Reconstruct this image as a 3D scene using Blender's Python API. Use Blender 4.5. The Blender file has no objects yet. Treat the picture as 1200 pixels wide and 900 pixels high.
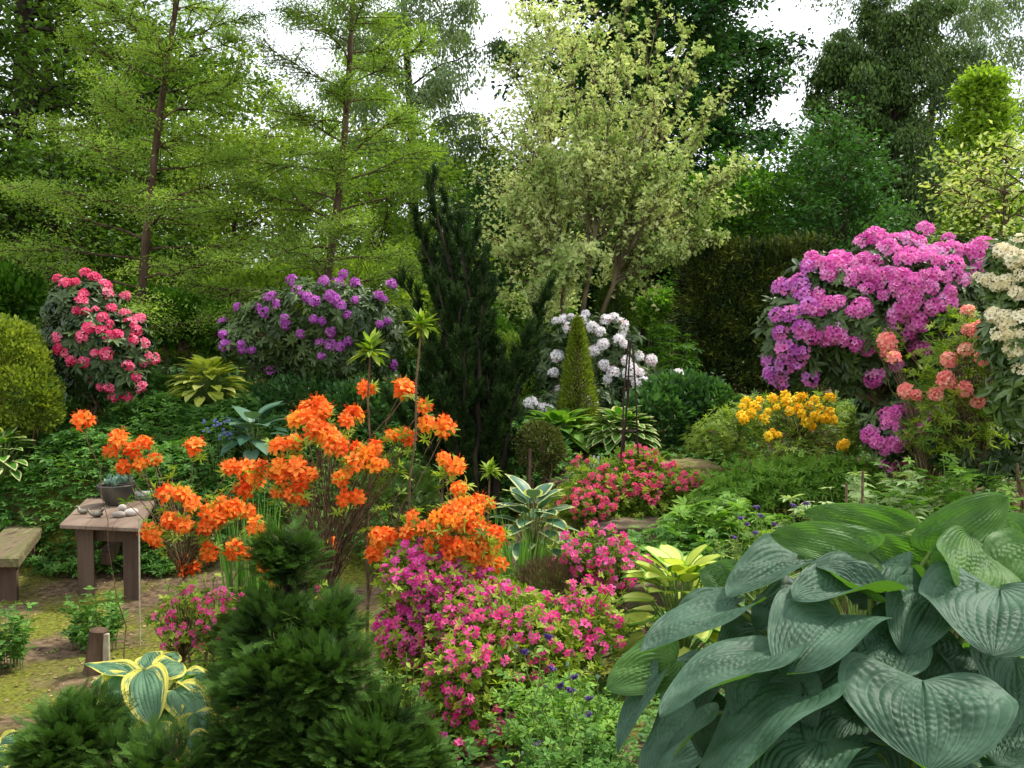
import bpy, math
import numpy as np
from mathutils import Vector, Matrix

# ------------------------------------------------------------------ camera, world, sun
FPX = 1039.0; CAMZ = 2.4; PITCH = -math.atan(50/1039.0)
scene = bpy.context.scene
COL = scene.collection
cam_d = bpy.data.cameras.new('camera'); cam = bpy.data.objects.new('camera', cam_d); COL.objects.link(cam)
cam.location = (0, 0, CAMZ); cam.rotation_euler = (math.pi/2 + PITCH, 0, 0)
cam_d.sensor_width = 36; cam_d.lens = 36*FPX/1200; cam_d.clip_end = 2000; cam_d.clip_start = 0.05
scene.camera = cam
scene.view_settings.view_transform = 'Standard'; scene.view_settings.look = 'None'
scene.view_settings.exposure = 0.68; scene.view_settings.gamma = 1
scene.render.engine = 'CYCLES'
cy = scene.cycles
cy.max_bounces = 7; cy.diffuse_bounces = 4; cy.glossy_bounces = 2; cy.transmission_bounces = 4; cy.transparent_max_bounces = 4
cy.sample_clamp_indirect = 6
cy.use_denoising = True

SUN_EL, SUN_AZ = math.radians(54), math.radians(62)      # azimuth from +y (ahead) towards +x (right)
world = bpy.data.worlds.new("World"); scene.world = world; world.use_nodes = True
nt = world.node_tree; nt.nodes.clear()
wo = nt.nodes.new('ShaderNodeOutputWorld'); bg = nt.nodes.new('ShaderNodeBackground')
sky = nt.nodes.new('ShaderNodeTexSky'); sky.sky_type = 'NISHITA'; sky.sun_disc = False
sky.sun_elevation = SUN_EL; sky.sun_rotation = SUN_AZ; sky.air_density = 1.0; sky.dust_density = 2.5
tc = nt.nodes.new('ShaderNodeTexCoord'); mp = nt.nodes.new('ShaderNodeMapping'); mp.inputs['Scale'].default_value = (1, 1, 2.2)
nz = nt.nodes.new('ShaderNodeTexNoise'); nz.inputs['Scale'].default_value = 2.2; nz.inputs['Detail'].default_value = 6
cr = nt.nodes.new('ShaderNodeValToRGB'); cr.color_ramp.elements[0].position = 0.30; cr.color_ramp.elements[1].position = 0.52
cr.color_ramp.elements[0].color = (0.25, 0.25, 0.25, 1)
mx = nt.nodes.new('ShaderNodeMix'); mx.data_type = 'RGBA'
nt.links.new(tc.outputs['Generated'], mp.inputs['Vector']); nt.links.new(mp.outputs[0], nz.inputs['Vector'])
nt.links.new(nz.outputs['Fac'], cr.inputs['Fac']); nt.links.new(cr.outputs['Color'], mx.inputs['Factor'])
nt.links.new(sky.outputs['Color'], mx.inputs['A']); mx.inputs['B'].default_value = (9.6, 10.0, 10.6, 1)
nt.links.new(mx.outputs['Result'], bg.inputs['Color']); bg.inputs['Strength'].default_value = 0.112
nt.links.new(bg.outputs[0], wo.inputs['Surface'])
sd = bpy.data.lights.new('sun', 'SUN'); sd.energy = 3.5; sd.angle = math.radians(6); sd.color = (1, 0.95, 0.86)
sun = bpy.data.objects.new('sun', sd); COL.objects.link(sun)
_sv = Vector((math.sin(SUN_AZ)*math.cos(SUN_EL), math.cos(SUN_AZ)*math.cos(SUN_EL), math.sin(SUN_EL)))
sun.rotation_euler = _sv.to_track_quat('Z', 'Y').to_euler(); sun.location = _sv*60

# ------------------------------------------------------------------ helpers
rs = np.random.RandomState(7)
def P(px, py, d):
    """the world point seen at photo position (px, py), d metres ahead"""
    a = (450-py)/FPX; c, s = math.cos(PITCH), math.sin(PITCH)
    ry = c - s*a; rz = s + c*a; k = d/ry
    return np.array([(px-600)/FPX*k, d, CAMZ + rz*k])
def mpp(d): return d/FPX
_Y = [-30, 0, 2.5, 4, 5, 5.6, 7, 8, 9.05, 9.5, 10, 11, 13, 20, 60, 400]
_L = [1.1, .9, .8, .45, .1, 0, 0, 0, .05, .62, .98, 1.3, 1.5, 1.7, 2.0, 4.5]
_R = [1.1, .9, .8, .65, .55, .55, .64, .76, .98, 1.07, 1.15, 1.3, 1.5, 1.7, 2.0, 4.5]
def g(x, y):
    x = np.asarray(x, float); y = np.asarray(y, float)
    t = np.clip((x+0.7)/1.3, 0, 1); t = t*t*(3-2*t)
    z = np.interp(y, _Y, _L)*(1-t) + np.interp(y, _Y, _R)*t
    return z + 0.02*np.sin(x*2.1+y*.7)*np.sin(y*1.7-x*.4)
def unit(v):
    v = np.asarray(v, float); n = np.linalg.norm(v, axis=-1, keepdims=True); return v/np.maximum(n, 1e-9)
def rdir(n): return unit(rs.normal(size=(n, 3)))

class MB:
    def __init__(s): s.V=[]; s.n=0; s.L=[]; s.K=[]; s.M=[]; s.A=[]; s.UV=[]
    def add(s, V, F, mat=0, rnd=None, uv=None):
        V = np.asarray(V, np.float32).reshape(-1, 3); F = np.asarray(F, np.int64)
        if F.size == 0: return s
        s.V.append(V); s.L.append((F+s.n).ravel()); s.K.append(np.full(len(F), F.shape[1], np.int32))
        s.M.append(np.broadcast_to(np.asarray(mat, np.int32), (len(F),)))
        if rnd is None: rnd = rs.rand(len(F))
        s.A.append(np.broadcast_to(np.asarray(rnd, np.float32), (len(F),)))
        s.UV.append((np.zeros((F.size, 2), np.float32) if uv is None else np.asarray(uv, np.float32)[F.ravel()]))
        s.n += len(V); return s
    def build(s, name, mats, parent=None, smooth=False, uv=False, kind=None):
        V = np.concatenate(s.V).astype(np.float32)
        if parent is not None and parent.name in ORG: V = V - np.array(ORG[parent.name], np.float32)
        me = bpy.data.meshes.new(name); L = np.concatenate(s.L).astype(np.int32); K = np.concatenate(s.K)
        me.vertices.add(len(V)); me.vertices.foreach_set('co', V.ravel())
        me.loops.add(len(L)); me.loops.foreach_set('vertex_index', L)
        me.polygons.add(len(K)); st = np.concatenate([[0], np.cumsum(K)[:-1]]).astype(np.int32)
        me.polygons.foreach_set('loop_start', st); me.polygons.foreach_set('loop_total', K)
        if not isinstance(mats, (list, tuple)): mats = [mats]
        for m in mats: me.materials.append(m)
        me.polygons.foreach_set('material_index', np.concatenate(s.M).astype(np.int32))
        me.polygons.foreach_set('use_smooth', np.full(len(K), smooth))
        a = me.attributes.new('rnd', 'FLOAT', 'FACE'); a.data.foreach_set('value', np.concatenate(s.A).astype(np.float32))
        if uv:
            u = me.uv_layers.new(name='uv'); u.data.foreach_set('uv', np.concatenate(s.UV).astype(np.float32).ravel())
        me.update(calc_edges=True)
        o = bpy.data.objects.new(name, me); COL.objects.link(o)
        if parent is not None:
            o.parent = parent; ORG[o.name] = ORG.get(parent.name, (0, 0, 0))
        if kind: o['kind'] = kind
        return o
ORG = {}
def thing(name, label, cat, loc, group=None):
    o = bpy.data.objects.new(name, None); COL.objects.link(o); o.empty_display_size = .1
    o.location = tuple(float(v) for v in loc); ORG[o.name] = tuple(float(v) for v in loc)
    o['label'] = label; o['category'] = cat
    if group: o['group'] = group
    return o
def tag(o, label=None, cat=None, group=None, kind=None):
    for k, v in (('label', label), ('category', cat), ('group', group), ('kind', kind)):
        if v: o[k] = v
    return o
def place(name, mesh, parent, pos, zdir, scale, spin=None):
    o = bpy.data.objects.new(name, mesh); COL.objects.link(o); o.parent = parent
    og = ORG.get(parent.name, (0, 0, 0))
    o.location = Vector([float(pos[i]-og[i]) for i in range(3)])
    q = Vector([float(v) for v in zdir]).to_track_quat('Z', 'Y')
    q = q @ Matrix.Rotation(rs.uniform(0, 6.28) if spin is None else spin, 3, 'Z').to_quaternion()
    o.rotation_mode = 'QUATERNION'; o.rotation_quaternion = q; o.scale = (scale,)*3
    return o

def frames(X, Zh):
    X = unit(X); Y = np.cross(Zh, X); bad = np.linalg.norm(Y, axis=-1) < 1e-3
    Y[bad] = np.cross(np.array([.3, .5, .8]), X[bad]); Y = unit(Y); return X, Y, np.cross(X, Y)
def scat(mb, T, pos, X, Zh, size, rnd=None, mat=None):
    """scatter template T = (verts, [(faces, matidx)]) at pos with x-axis X and normal near Zh"""
    V, FS = T; n = len(pos)
    if n == 0: return
    X, Y, Z = frames(np.asarray(X, float), np.asarray(Zh, float))
    size = np.asarray(size, float); size = np.broadcast_to(size, (n,))
    W = pos[:, None, :] + size[:, None, None]*(V[None, :, 0:1]*X[:, None] + V[None, :, 1:2]*Y[:, None] + V[None, :, 2:3]*Z[:, None])
    rnd = rs.rand(n) if rnd is None else np.broadcast_to(rnd, (n,))
    off = mb.n; mb.V.append(W.reshape(-1, 3).astype(np.float32)); k = len(V)
    for F, m in FS:
        F = np.asarray(F); A = (F[None] + (np.arange(n)*k)[:, None, None] + off)
        mb.L.append(A.ravel()); c = n*len(F); mb.K.append(np.full(c, F.shape[1], np.int32))
        mb.M.append(np.full(c, m if mat is None else mat, np.int32))
        mb.A.append(np.clip(np.repeat(rnd, len(F)) + rs.uniform(-.06, .06, c), 0, 1).astype(np.float32))
        mb.UV.append(np.zeros((A.size, 2), np.float32))
    mb.n += n*k
def tubes(mb, Pts, R, sides=5, mat=0, rnd=None, cap=False):
    Pts = np.asarray(Pts, float); n, k, _ = Pts.shape
    R = np.broadcast_to(np.asarray(R, float), (n, k))
    T = unit(np.gradient(Pts, axis=1)); ref = np.where(np.abs(T[..., 2:3]) > .9, np.array([1., 0, 0]), np.array([0, 0, 1.]))
    A = unit(np.cross(T, ref)); B = np.cross(T, A)
    th = np.arange(sides)*2*math.pi/sides
    W = Pts[:, :, None] + R[:, :, None, None]*(np.cos(th)[:, None]*A[:, :, None] + np.sin(th)[:, None]*B[:, :, None])
    i = np.arange(k-1)[:, None]*sides; j = np.arange(sides)[None]; j2 = (j+1) % sides
    F = np.stack([i+j, i+j2, i+sides+j2, i+sides+j], -1).reshape(-1, 4)
    FF = (F[None] + (np.arange(n)*k*sides)[:, None, None]).reshape(-1, 4)
    mb.add(W.reshape(-1, 3), FF, mat, rnd)
    if cap:
        c = np.arange(sides); CF = []
        for q in range(n): CF += [q*k*sides + c[::-1], q*k*sides + (k-1)*sides + c]
        mb.add(W.reshape(-1, 3), np.array(CF), mat, rnd)
def curve_pts(A, B, k=6, sag=0.0, wob=0.0, up=0.0):
    """paths from A to B; sag lifts/lowers the middle, up bends the start upright"""
    A = np.atleast_2d(A).astype(float); B = np.atleast_2d(B).astype(float)
    if len(A) == 1: A = np.repeat(A, len(B), 0)
    t = np.linspace(0, 1, k)[None, :, None]; L = np.linalg.norm(B-A, axis=1)[:, None, None]
    Pm = A[:, None]*(1-t) + B[:, None]*t
    Pm[..., 2] += (sag*4*t*(1-t)*L)[..., 0]
    if up:
        h = (B-A)*np.array([1, 1, 0]); Pm -= h[:, None]*(up*4*t*(1-t))*.5
    if wob:
        w = rs.normal(size=(len(A), k, 3))*wob*L; w[:, 0] = 0; w[:, -1] = 0; Pm += w
    return Pm
def box(mb, c, s, rot=0, mat=0, bev=0, rnd=.5):
    x, y, z = s[0]/2, s[1]/2, s[2]/2; b = min(bev, x*.9, y*.9, z*.9)
    if b <= 0:
        V = np.array([[i*x, j*y, k*z] for k in (-1, 1) for j in (-1, 1) for i in (-1, 1)])
        F = [[0, 2, 3, 1], [4, 5, 7, 6], [0, 1, 5, 4], [2, 6, 7, 3], [0, 4, 6, 2], [1, 3, 7, 5]]
        F3 = []
    else:
        bm_pts = []
        V = []
        for k in (-1, 1):
            for j in (-1, 1):
                for i in (-1, 1):
                    V += [[i*x, j*(y-b), k*(z-b)], [i*(x-b), j*y, k*(z-b)], [i*(x-b), j*(y-b), k*z]]
        V = np.array(V); I = lambda i, j, k, a: ((k+1)//2*4 + (j+1)//2*2 + (i+1)//2)*3 + a
        F = []; F3 = []
        for s_ in (-1, 1):
            F.append([I(s_, -1, -1, 0), I(s_, 1, -1, 0), I(s_, 1, 1, 0), I(s_, -1, 1, 0)])
            F.append([I(-1, s_, -1, 1), I(1, s_, -1, 1), I(1, s_, 1, 1), I(-1, s_, 1, 1)])
            F.append([I(-1, -1, s_, 2), I(1, -1, s_, 2), I(1, 1, s_, 2), I(-1, 1, s_, 2)])
            for q in (-1, 1):
                F.append([I(s_, q, -1, 0), I(s_, q, 1, 0), I(s_, q, 1, 1), I(s_, q, -1, 1)])
                F.append([I(s_, -1, q, 0), I(s_, 1, q, 0), I(s_, 1, q, 2), I(s_, -1, q, 2)])
                F.append([I(-1, s_, q, 1), I(1, s_, q, 1), I(1, s_, q, 2), I(-1, s_, q, 2)])
                for r in (-1, 1): F3.append([I(s_, q, r, 0), I(s_, q, r, 1), I(s_, q, r, 2)])
    cr_, sr_ = math.cos(rot), math.sin(rot)
    V = V @ np.array([[cr_, sr_, 0], [-sr_, cr_, 0], [0, 0, 1]]) + np.asarray(c)
    mb.add(V, F, mat, rnd)
    if F3:
        mb.n -= len(V); mb.V.pop(); mb.V.append(V.astype(np.float32)); mb.n += len(V)
        off = mb.n - len(V); mb.L.append((np.array(F3)+off).ravel()); mb.K.append(np.full(len(F3), 3, np.int32))
        mb.M.append(np.full(len(F3), mat, np.int32)); mb.A.append(np.full(len(F3), rnd, np.float32)); mb.UV.append(np.zeros((len(F3)*3, 2), np.float32))
def lathe(mb, c, prof, seg=32, mat=0, flute=0, nfl=0):
    th = np.arange(seg)*2*math.pi/seg; pr = np.array(prof)
    f = 1 + flute*np.cos(nfl*th) if nfl else np.ones(seg)
    V = np.stack([pr[:, None, 0]*np.cos(th)*f, pr[:, None, 0]*np.sin(th)*f, np.repeat(pr[:, 1:2], seg, 1)], -1)
    i = np.arange(len(pr)-1)[:, None]*seg; j = np.arange(seg)[None]; j2 = (j+1) % seg
    F = np.stack([i+j, i+j2, i+seg+j2, i+seg+j], -1).reshape(-1, 4)
    mb.add(V.reshape(-1, 3)+np.asarray(c), F, mat)

# ------------------------------------------------------------------ materials
def S(r, gg, b):
    f = lambda c: (c/255/12.92 if c/255 <= .04045 else ((c/255+.055)/1.055)**2.4)
    return (f(r), f(gg), f(b), 1)
def nmix(nt_, a, b, fac):
    m = nt_.nodes.new('ShaderNodeMix'); m.data_type = 'RGBA'
    for k, v in (('A', a), ('B', b), ('Factor', fac)):
        if isinstance(v, (tuple, float)): m.inputs[k].default_value = v
        else: nt_.links.new(v, m.inputs[k])
    return m.outputs['Result']
def leafmat(name, c1, c2, trans=.35, rough=.55, spec=.22, under=None, tint=(1.15, 1.2, .45), c3=None):
    m = bpy.data.materials.new(name); m.use_nodes = True; n = m.node_tree; n.nodes.clear()
    out = n.nodes.new('ShaderNodeOutputMaterial'); at = n.nodes.new('ShaderNodeAttribute'); at.attribute_name = 'rnd'
    r = n.nodes.new('ShaderNodeValToRGB'); e = r.color_ramp.elements
    e[0].color = c1; e[1].color = c2; e[0].position = .1; e[1].position = .9
    if c3: q = e.new(.97); q.color = c3; e[1].position = .85
    oi = n.nodes.new('ShaderNodeObjectInfo'); ma = n.nodes.new('ShaderNodeMath'); ma.operation = 'MULTIPLY_ADD'; ma.inputs[1].default_value = .3; ma.inputs[2].default_value = -.15
    mb_ = n.nodes.new('ShaderNodeMath'); mb_.operation = 'ADD'; n.links.new(oi.outputs['Random'], ma.inputs[0]); n.links.new(ma.outputs[0], mb_.inputs[0]); n.links.new(at.outputs['Fac'], mb_.inputs[1])
    n.links.new(mb_.outputs[0], r.inputs['Fac']); col = r.outputs['Color']
    if under:
        ge = n.nodes.new('ShaderNodeNewGeometry'); col = nmix(n, col, under, ge.outputs['Backfacing'])
    b = n.nodes.new('ShaderNodeBsdfPrincipled'); n.links.new(col, b.inputs['Base Color'])
    b.inputs['Roughness'].default_value = rough; b.inputs['Specular IOR Level'].default_value = spec
    if trans > 0:
        t = n.nodes.new('ShaderNodeBsdfTranslucent'); mu = n.nodes.new('ShaderNodeMix'); mu.data_type = 'RGBA'; mu.blend_type = 'MULTIPLY'
        mu.inputs['Factor'].default_value = 1; n.links.new(col, mu.inputs['A']); mu.inputs['B'].default_value = tint + (1,)
        n.links.new(mu.outputs['Result'], t.inputs['Color'])
        ms = n.nodes.new('ShaderNodeMixShader'); ms.inputs[0].default_value = trans
        n.links.new(b.outputs[0], ms.inputs[1]); n.links.new(t.outputs[0], ms.inputs[2]); n.links.new(ms.outputs[0], out.inputs[0])
    else: n.links.new(b.outputs[0], out.inputs[0])
    return m
def noisemat(name, cols, scale=6, rough=.85, bump=.4, bscale=30, stretch=(1, 1, 1), spec=.2, detail=8):
    m = bpy.data.materials.new(name); m.use_nodes = True; n = m.node_tree; b = n.nodes['Principled BSDF']
    t = n.nodes.new('ShaderNodeTexCoord'); mpn = n.nodes.new('ShaderNodeMapping'); mpn.inputs['Scale'].default_value = stretch
    n.links.new(t.outputs['Object'], mpn.inputs[0])
    z = n.nodes.new('ShaderNodeTexNoise'); z.inputs['Scale'].default_value = scale; z.inputs['Detail'].default_value = detail
    n.links.new(mpn.outputs[0], z.inputs['Vector'])
    r = n.nodes.new('ShaderNodeValToRGB'); e = r.color_ramp.elements
    while len(e) > 1: e.remove(e[-1])
    e[0].position = .3; e[0].color = cols[0]
    for i, c in enumerate(cols[1:]): q = e.new(.3 + .4*(i+1)/(len(cols)-1)); q.color = c
    n.links.new(z.outputs['Fac'], r.inputs['Fac']); n.links.new(r.outputs['Color'], b.inputs['Base Color'])
    z2 = n.nodes.new('ShaderNodeTexNoise'); z2.inputs['Scale'].default_value = bscale; z2.inputs['Detail'].default_value = 6
    n.links.new(mpn.outputs[0], z2.inputs['Vector'])
    bp = n.nodes.new('ShaderNodeBump'); bp.inputs['Strength'].default_value = bump; bp.inputs['Distance'].default_value = .02
    n.links.new(z2.outputs['Fac'], bp.inputs['Height']); n.links.new(bp.outputs[0], b.inputs['Normal'])
    b.inputs['Roughness'].default_value = rough; b.inputs['Specular IOR Level'].default_value = spec
    return m
M = {}
M['bark'] = noisemat('brown_bark', [S(48, 36, 28), S(82, 64, 50), S(110, 92, 74)], 8, .9, .6, 40, (1, 1, .3))
M['barkred'] = noisemat('reddish_bark', [S(56, 44, 34), S(88, 70, 54), S(112, 94, 76)], 8, .9, .6, 40, (1, 1, .25))
M['barkdark'] = noisemat('dark_bark', [S(26, 22, 18), S(48, 40, 33), S(64, 56, 46)], 5, .9, .6, 30, (1, 1, .4))
M['barkpale'] = noisemat('pale_mossy_bark', [S(70, 62, 44), S(104, 92, 68), S(124, 114, 86)], 8, .9, .5, 40, (1, 1, .4))
M['twig'] = noisemat('twig_bark', [S(72, 56, 40), S(104, 84, 62), S(128, 106, 82)], 20, .85, .3, 90)
M['stalk'] = noisemat('green_stalk', [S(84, 104, 50), S(104, 128, 62), S(122, 144, 78)], 20, .6, .1, 60)
G = lambda n, a, b, **k: M.__setitem__(n, leafmat(n, S(*a), S(*b), **k))
G('larch_green', (96, 128, 50), (164, 192, 92), trans=.5)
G('wood_green', (92, 124, 38), (160, 182, 72), trans=.42)
G('dark_wood_green', (50, 80, 26), (100, 134, 44), trans=.35)
G('lime_green', (90, 130, 34), (150, 178, 62), trans=.45)
G('birch_green', (84, 108, 66), (134, 156, 108), trans=.3)
G('pale_variegated', (150, 176, 92), (220, 226, 160), trans=.4, tint=(1.05, 1.05, .7))
G('chestnut_green', (34, 72, 30), (78, 122, 54), trans=.25)
G('spruce_green', (36, 58, 28), (88, 116, 50), trans=.15)
G('yellow_variegated', (116, 148, 60), (208, 212, 148), trans=.4)
G('yew_green', (36, 54, 22), (122, 130, 44), trans=.12)
G('thuja_green', (40, 68, 24), (92, 118, 40), trans=.2)
G('golden_green', (84, 108, 30), (156, 170, 58), trans=.3)
G('juniper_green', (22, 42, 18), (60, 86, 34), trans=.1, spec=.12)
G('hinoki_green', (16, 36, 14), (78, 112, 42), trans=.12, spec=.12, rough=.6)
G('rhodo_leaf', (38, 62, 28), (86, 106, 56), trans=.12, rough=.45, spec=.35)
G('rhodo_green', (52, 80, 34), (98, 122, 56), trans=.2, rough=.35, spec=.5)
G('azalea_leaf', (84, 116, 32), (160, 180, 66), trans=.4)
G('small_leaf', (76, 108, 38), (150, 172, 68), trans=.35)
G('cover_leaf', (56, 100, 36), (112, 156, 68), trans=.35)
G('dark_cover', (42, 78, 36), (88, 128, 68), trans=.25, rough=.4)
G('hedge_leaf', (50, 92, 24), (104, 150, 40), trans=.4)
G('fresh_leaf', (74, 118, 34), (132, 172, 66), trans=.4)
G('hosta_gold', (166, 182, 64), (214, 218, 124), trans=.35)
G('hosta_green', (62, 112, 34), (100, 150, 50), trans=.4)
G('hosta_blue', (56, 92, 72), (92, 124, 100), trans=.2, rough=.4)
G('hosta_cream', (176, 184, 120), (206, 208, 158), trans=.35)
G('pale_green_leaf', (128, 158, 96), (172, 190, 134), trans=.35)
G('box_leaf', (70, 78, 36), (112, 118, 56), trans=.2)
G('heather', (84, 66, 48), (112, 98, 60), trans=.1)
G('blade', (72, 118, 44), (118, 160, 72), trans=.35)
G('succulent', (92, 124, 112), (138, 164, 146), trans=.1)
pk = dict(tint=(1.1, 1.0, 1.0), rough=.6, spec=.2)
G('petal_pink', (224, 58, 108), (248, 132, 164), trans=.35, c3=S(246, 170, 186), **pk)
G('petal_magenta', (216, 92, 178), (244, 162, 214), trans=.4, c3=S(240, 176, 226), **pk)
G('petal_violet', (194, 92, 186), (228, 148, 216), trans=.4, c3=S(216, 150, 222), **pk)
G('petal_purple', (168, 72, 172), (210, 124, 208), trans=.35, c3=S(212, 140, 210), **pk)
G('petal_white', (236, 232, 233), (250, 249, 248), trans=.35, c3=S(232, 196, 208), **pk)
G('petal_cream', (232, 222, 176), (244, 238, 210), trans=.35, **pk)
G('petal_peach', (242, 132, 130), (250, 184, 164), trans=.4, c3=S(248, 206, 176), **pk)
G('petal_orange', (240, 96, 28), (255, 170, 74), trans=.45, c3=S(250, 166, 52), **pk)
G('petal_redorange', (232, 78, 30), (250, 124, 44), trans=.45, **pk)
G('petal_yellow', (248, 196, 20), (255, 226, 60), trans=.4, **pk)
G('petal_hotpink', (228, 56, 138), (248, 116, 180), trans=.45, **pk)
G('petal_fuchsia', (208, 50, 144), (240, 104, 188), trans=.45, **pk)
G('petal_rose', (224, 70, 108), (246, 128, 152), trans=.4, **pk)
G('petal_columbine', (70, 48, 110), (112, 84, 150), trans=.3, **pk)
G('bud_red', (150, 24, 40), (200, 50, 70), trans=.2, **pk)

# ------------------------------------------------------------------ leaf templates
LEAF4 = (np.array([[0, 0, 0], [.45, .27, .06], [1, 0, -.1], [.45, -.27, .06]]), [([[0, 1, 2, 3]], 0)])
NARROW = (np.array([[0, 0, 0], [.45, .1, .03], [1, 0, -.06], [.45, -.1, .03]]), [([[0, 1, 2, 3]], 0)])
NEEDLE = (np.array([[0, .05, 0], [1, 0, 0], [0, -.05, 0]]), [([[0, 1, 2]], 0)])
def leaf8(w=.25, droop=.2, fold=.06, wy=.35):
    m = lambda u: -droop*u*u
    V = np.array([[0, 0, 0], [.35, 0, m(.35)], [.7, 0, m(.7)], [1, 0, m(1)],
                  [wy, w, m(wy)+fold], [.7, w*.8, m(.7)+fold], [wy, -w, m(wy)+fold], [.7, -w*.8, m(.7)+fold]])
    return (V, [([[0, 1, 4], [2, 3, 5], [0, 6, 1], [2, 7, 3]], 0), ([[1, 2, 5, 4], [1, 6, 7, 2]], 0)])
OVATE = leaf8(.28, .15, .06, .32); ELLIP = leaf8(.17, .28, .04, .4); LANCE = leaf8(.11, .3, .03, .4)
def combine(parts):
    """parts: list of (T, pos, X, Z, size, mat) -> one template"""
    V = []; FS = {}; n = 0
    for T, p, X, Z, s, mt in parts:
        X, Y, Zz = frames(np.array([X], float), np.array([Z], float)); R = np.stack([X[0], Y[0], Zz[0]])
        V.append(T[0]*s @ R + np.asarray(p))
        for F, m in T[1]:
            F = np.asarray(F); FS.setdefault((F.shape[1], m if mt is None else mt), []).append(F+n)
        n += len(T[0])
    return (np.concatenate(V), [(np.concatenate(v), k[1]) for k, v in FS.items()])
def rosette(T, n=9, elev=.25, s0=1.0, jit=.25, mt=0):
    """whorl of leaves around +x axis (x = outward)"""
    L = []
    for i in range(n):
        a = i*2.4 + rs.uniform(-jit, jit); e = elev + rs.uniform(-.25, .35)
        d = np.array([math.sin(e), math.cos(a)*math.cos(e), math.sin(a)*math.cos(e)])
        L.append((T, -.02*np.array([1, 0, 0])*i/n, d, np.array([1, 0, 0])+rs.normal(size=3)*.15, s0*rs.uniform(.75, 1.1), mt))
    return combine(L)
def palmate(n=5, w=.16, span=2.0):
    L = []
    q = (np.array([[0, 0, 0], [.55, w, .03], [1, 0, -.1], [.55, -w, .03]]), [([[0, 1, 2, 3]], 0)])
    for i in range(n):
        a = (i/(n-1)-.5)*2*span; L.append((q, (0, 0, 0), (math.cos(a), math.sin(a), 0), (0, 0, 1), 1-.28*abs(a)/span, 0))
    return combine(L)
PALM = palmate(5, .2, 1.9); PALM3 = palmate(3, .26, 1.2); PALM7 = palmate(7, .17, 2.2)
def pinnate(n=4, w=.3):
    L = []
    for i in range(n):
        x = .25+.55*i/n
        for s in (-1, 1): L.append((OVATE, (x, 0, -.05*x), (.5, s, -.05), (0, 0, 1), .36*(1-.35*i/n), 0))
    L.append((OVATE, (.75, 0, -.05), (1, 0, -.2), (0, 0, 1), .34, 0))
    return combine(L)
PINN = pinnate()
def fan_spray():
    """flat fan of scaly cypress twigs, x forward, unit length"""
    L = []
    rod = (np.array([[0, .09, 0], [.6, .1, .02], [1, 0, 0], [.6, -.1, .02], [0, -.09, 0]]), [([[0, 1, 2, 3, 4]], 0)])
    def rec(p, a, ln, lev):
        d = np.array([math.cos(a), math.sin(a), -.15*math.cos(a)*lev*.3 + rs.uniform(-.12, .12)])
        L.append((rod, p, d, (0, 0, 1), ln, 0))
        if lev < 2:
            nn = 5 if lev == 0 else 3
            for i in range(1, nn+1):
                q = p + d*ln*i/(nn+.6)
                for s in (-1, 1): rec(q, a + s*rs.uniform(.5, .75), ln*(.52-.05*i)*(1 if lev == 0 else .9), lev+1)
    rec(np.zeros(3), 0, 1.0, 0)
    # thinner main rod look comes from the scale: shrink widths
    T = combine(L); V = T[0].copy(); return (V, T[1])
def fan_spray_thin():
    L = []
    def rod(w): return (np.array([[0, w, 0], [.65, w*1.1, .01], [1, 0, 0], [.65, -w*1.1, .01], [0, -w, 0]]), [([[0, 1, 2, 3, 4]], 0)])
    def rec(p, a, ln, lev):
        d = np.array([math.cos(a), math.sin(a), rs.uniform(-.15, .12)])
        L.append((rod(.0105/ln), p, d, (0, 0, 1), ln, 0))
        if lev < 2:
            nn = 6 if lev == 0 else 3
            for i in range(1, nn+1):
                q = p + d*ln*i/(nn+.6)
                for s in (-1, 1): rec(q, a + s*rs.uniform(.45, .8), ln*(.5-.045*i)*(1 if lev == 0 else .8), lev+1)
    rec(np.zeros(3), 0, 1.0, 0)
    return combine(L)
FAN = [fan_spray_thin() for _ in range(3)]
def petal_t(w=.3, curl=.25):
    V = np.array([[.05, 0, -.12], [.45, w, .02], [.85, w*.85, .02-curl*.5], [1.02, 0, -curl], [.85, -w*.85, .02-curl*.5], [.45, -w, .02], [.55, 0, -.04]])
    return (V, [([[0, 6, 1], [0, 5, 6], ], 0), ([[6, 3, 2, 1], [6, 5, 4, 3]], 0)])
def floret(w=.34, curl=.25, open_=.5, np_=5):
    """open flower facing +x, radius about 1"""
    L = []
    for i in range(np_):
        a = i*2*math.pi/np_ + rs.uniform(-.1, .1)
        d = np.array([open_, math.cos(a), math.sin(a)]); zz = np.array([1, -open_*math.cos(a), -open_*math.sin(a)])
        L.append((petal_t(w, curl), (0, 0, 0), d, zz, 1, 0))
    return combine(L)
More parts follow.
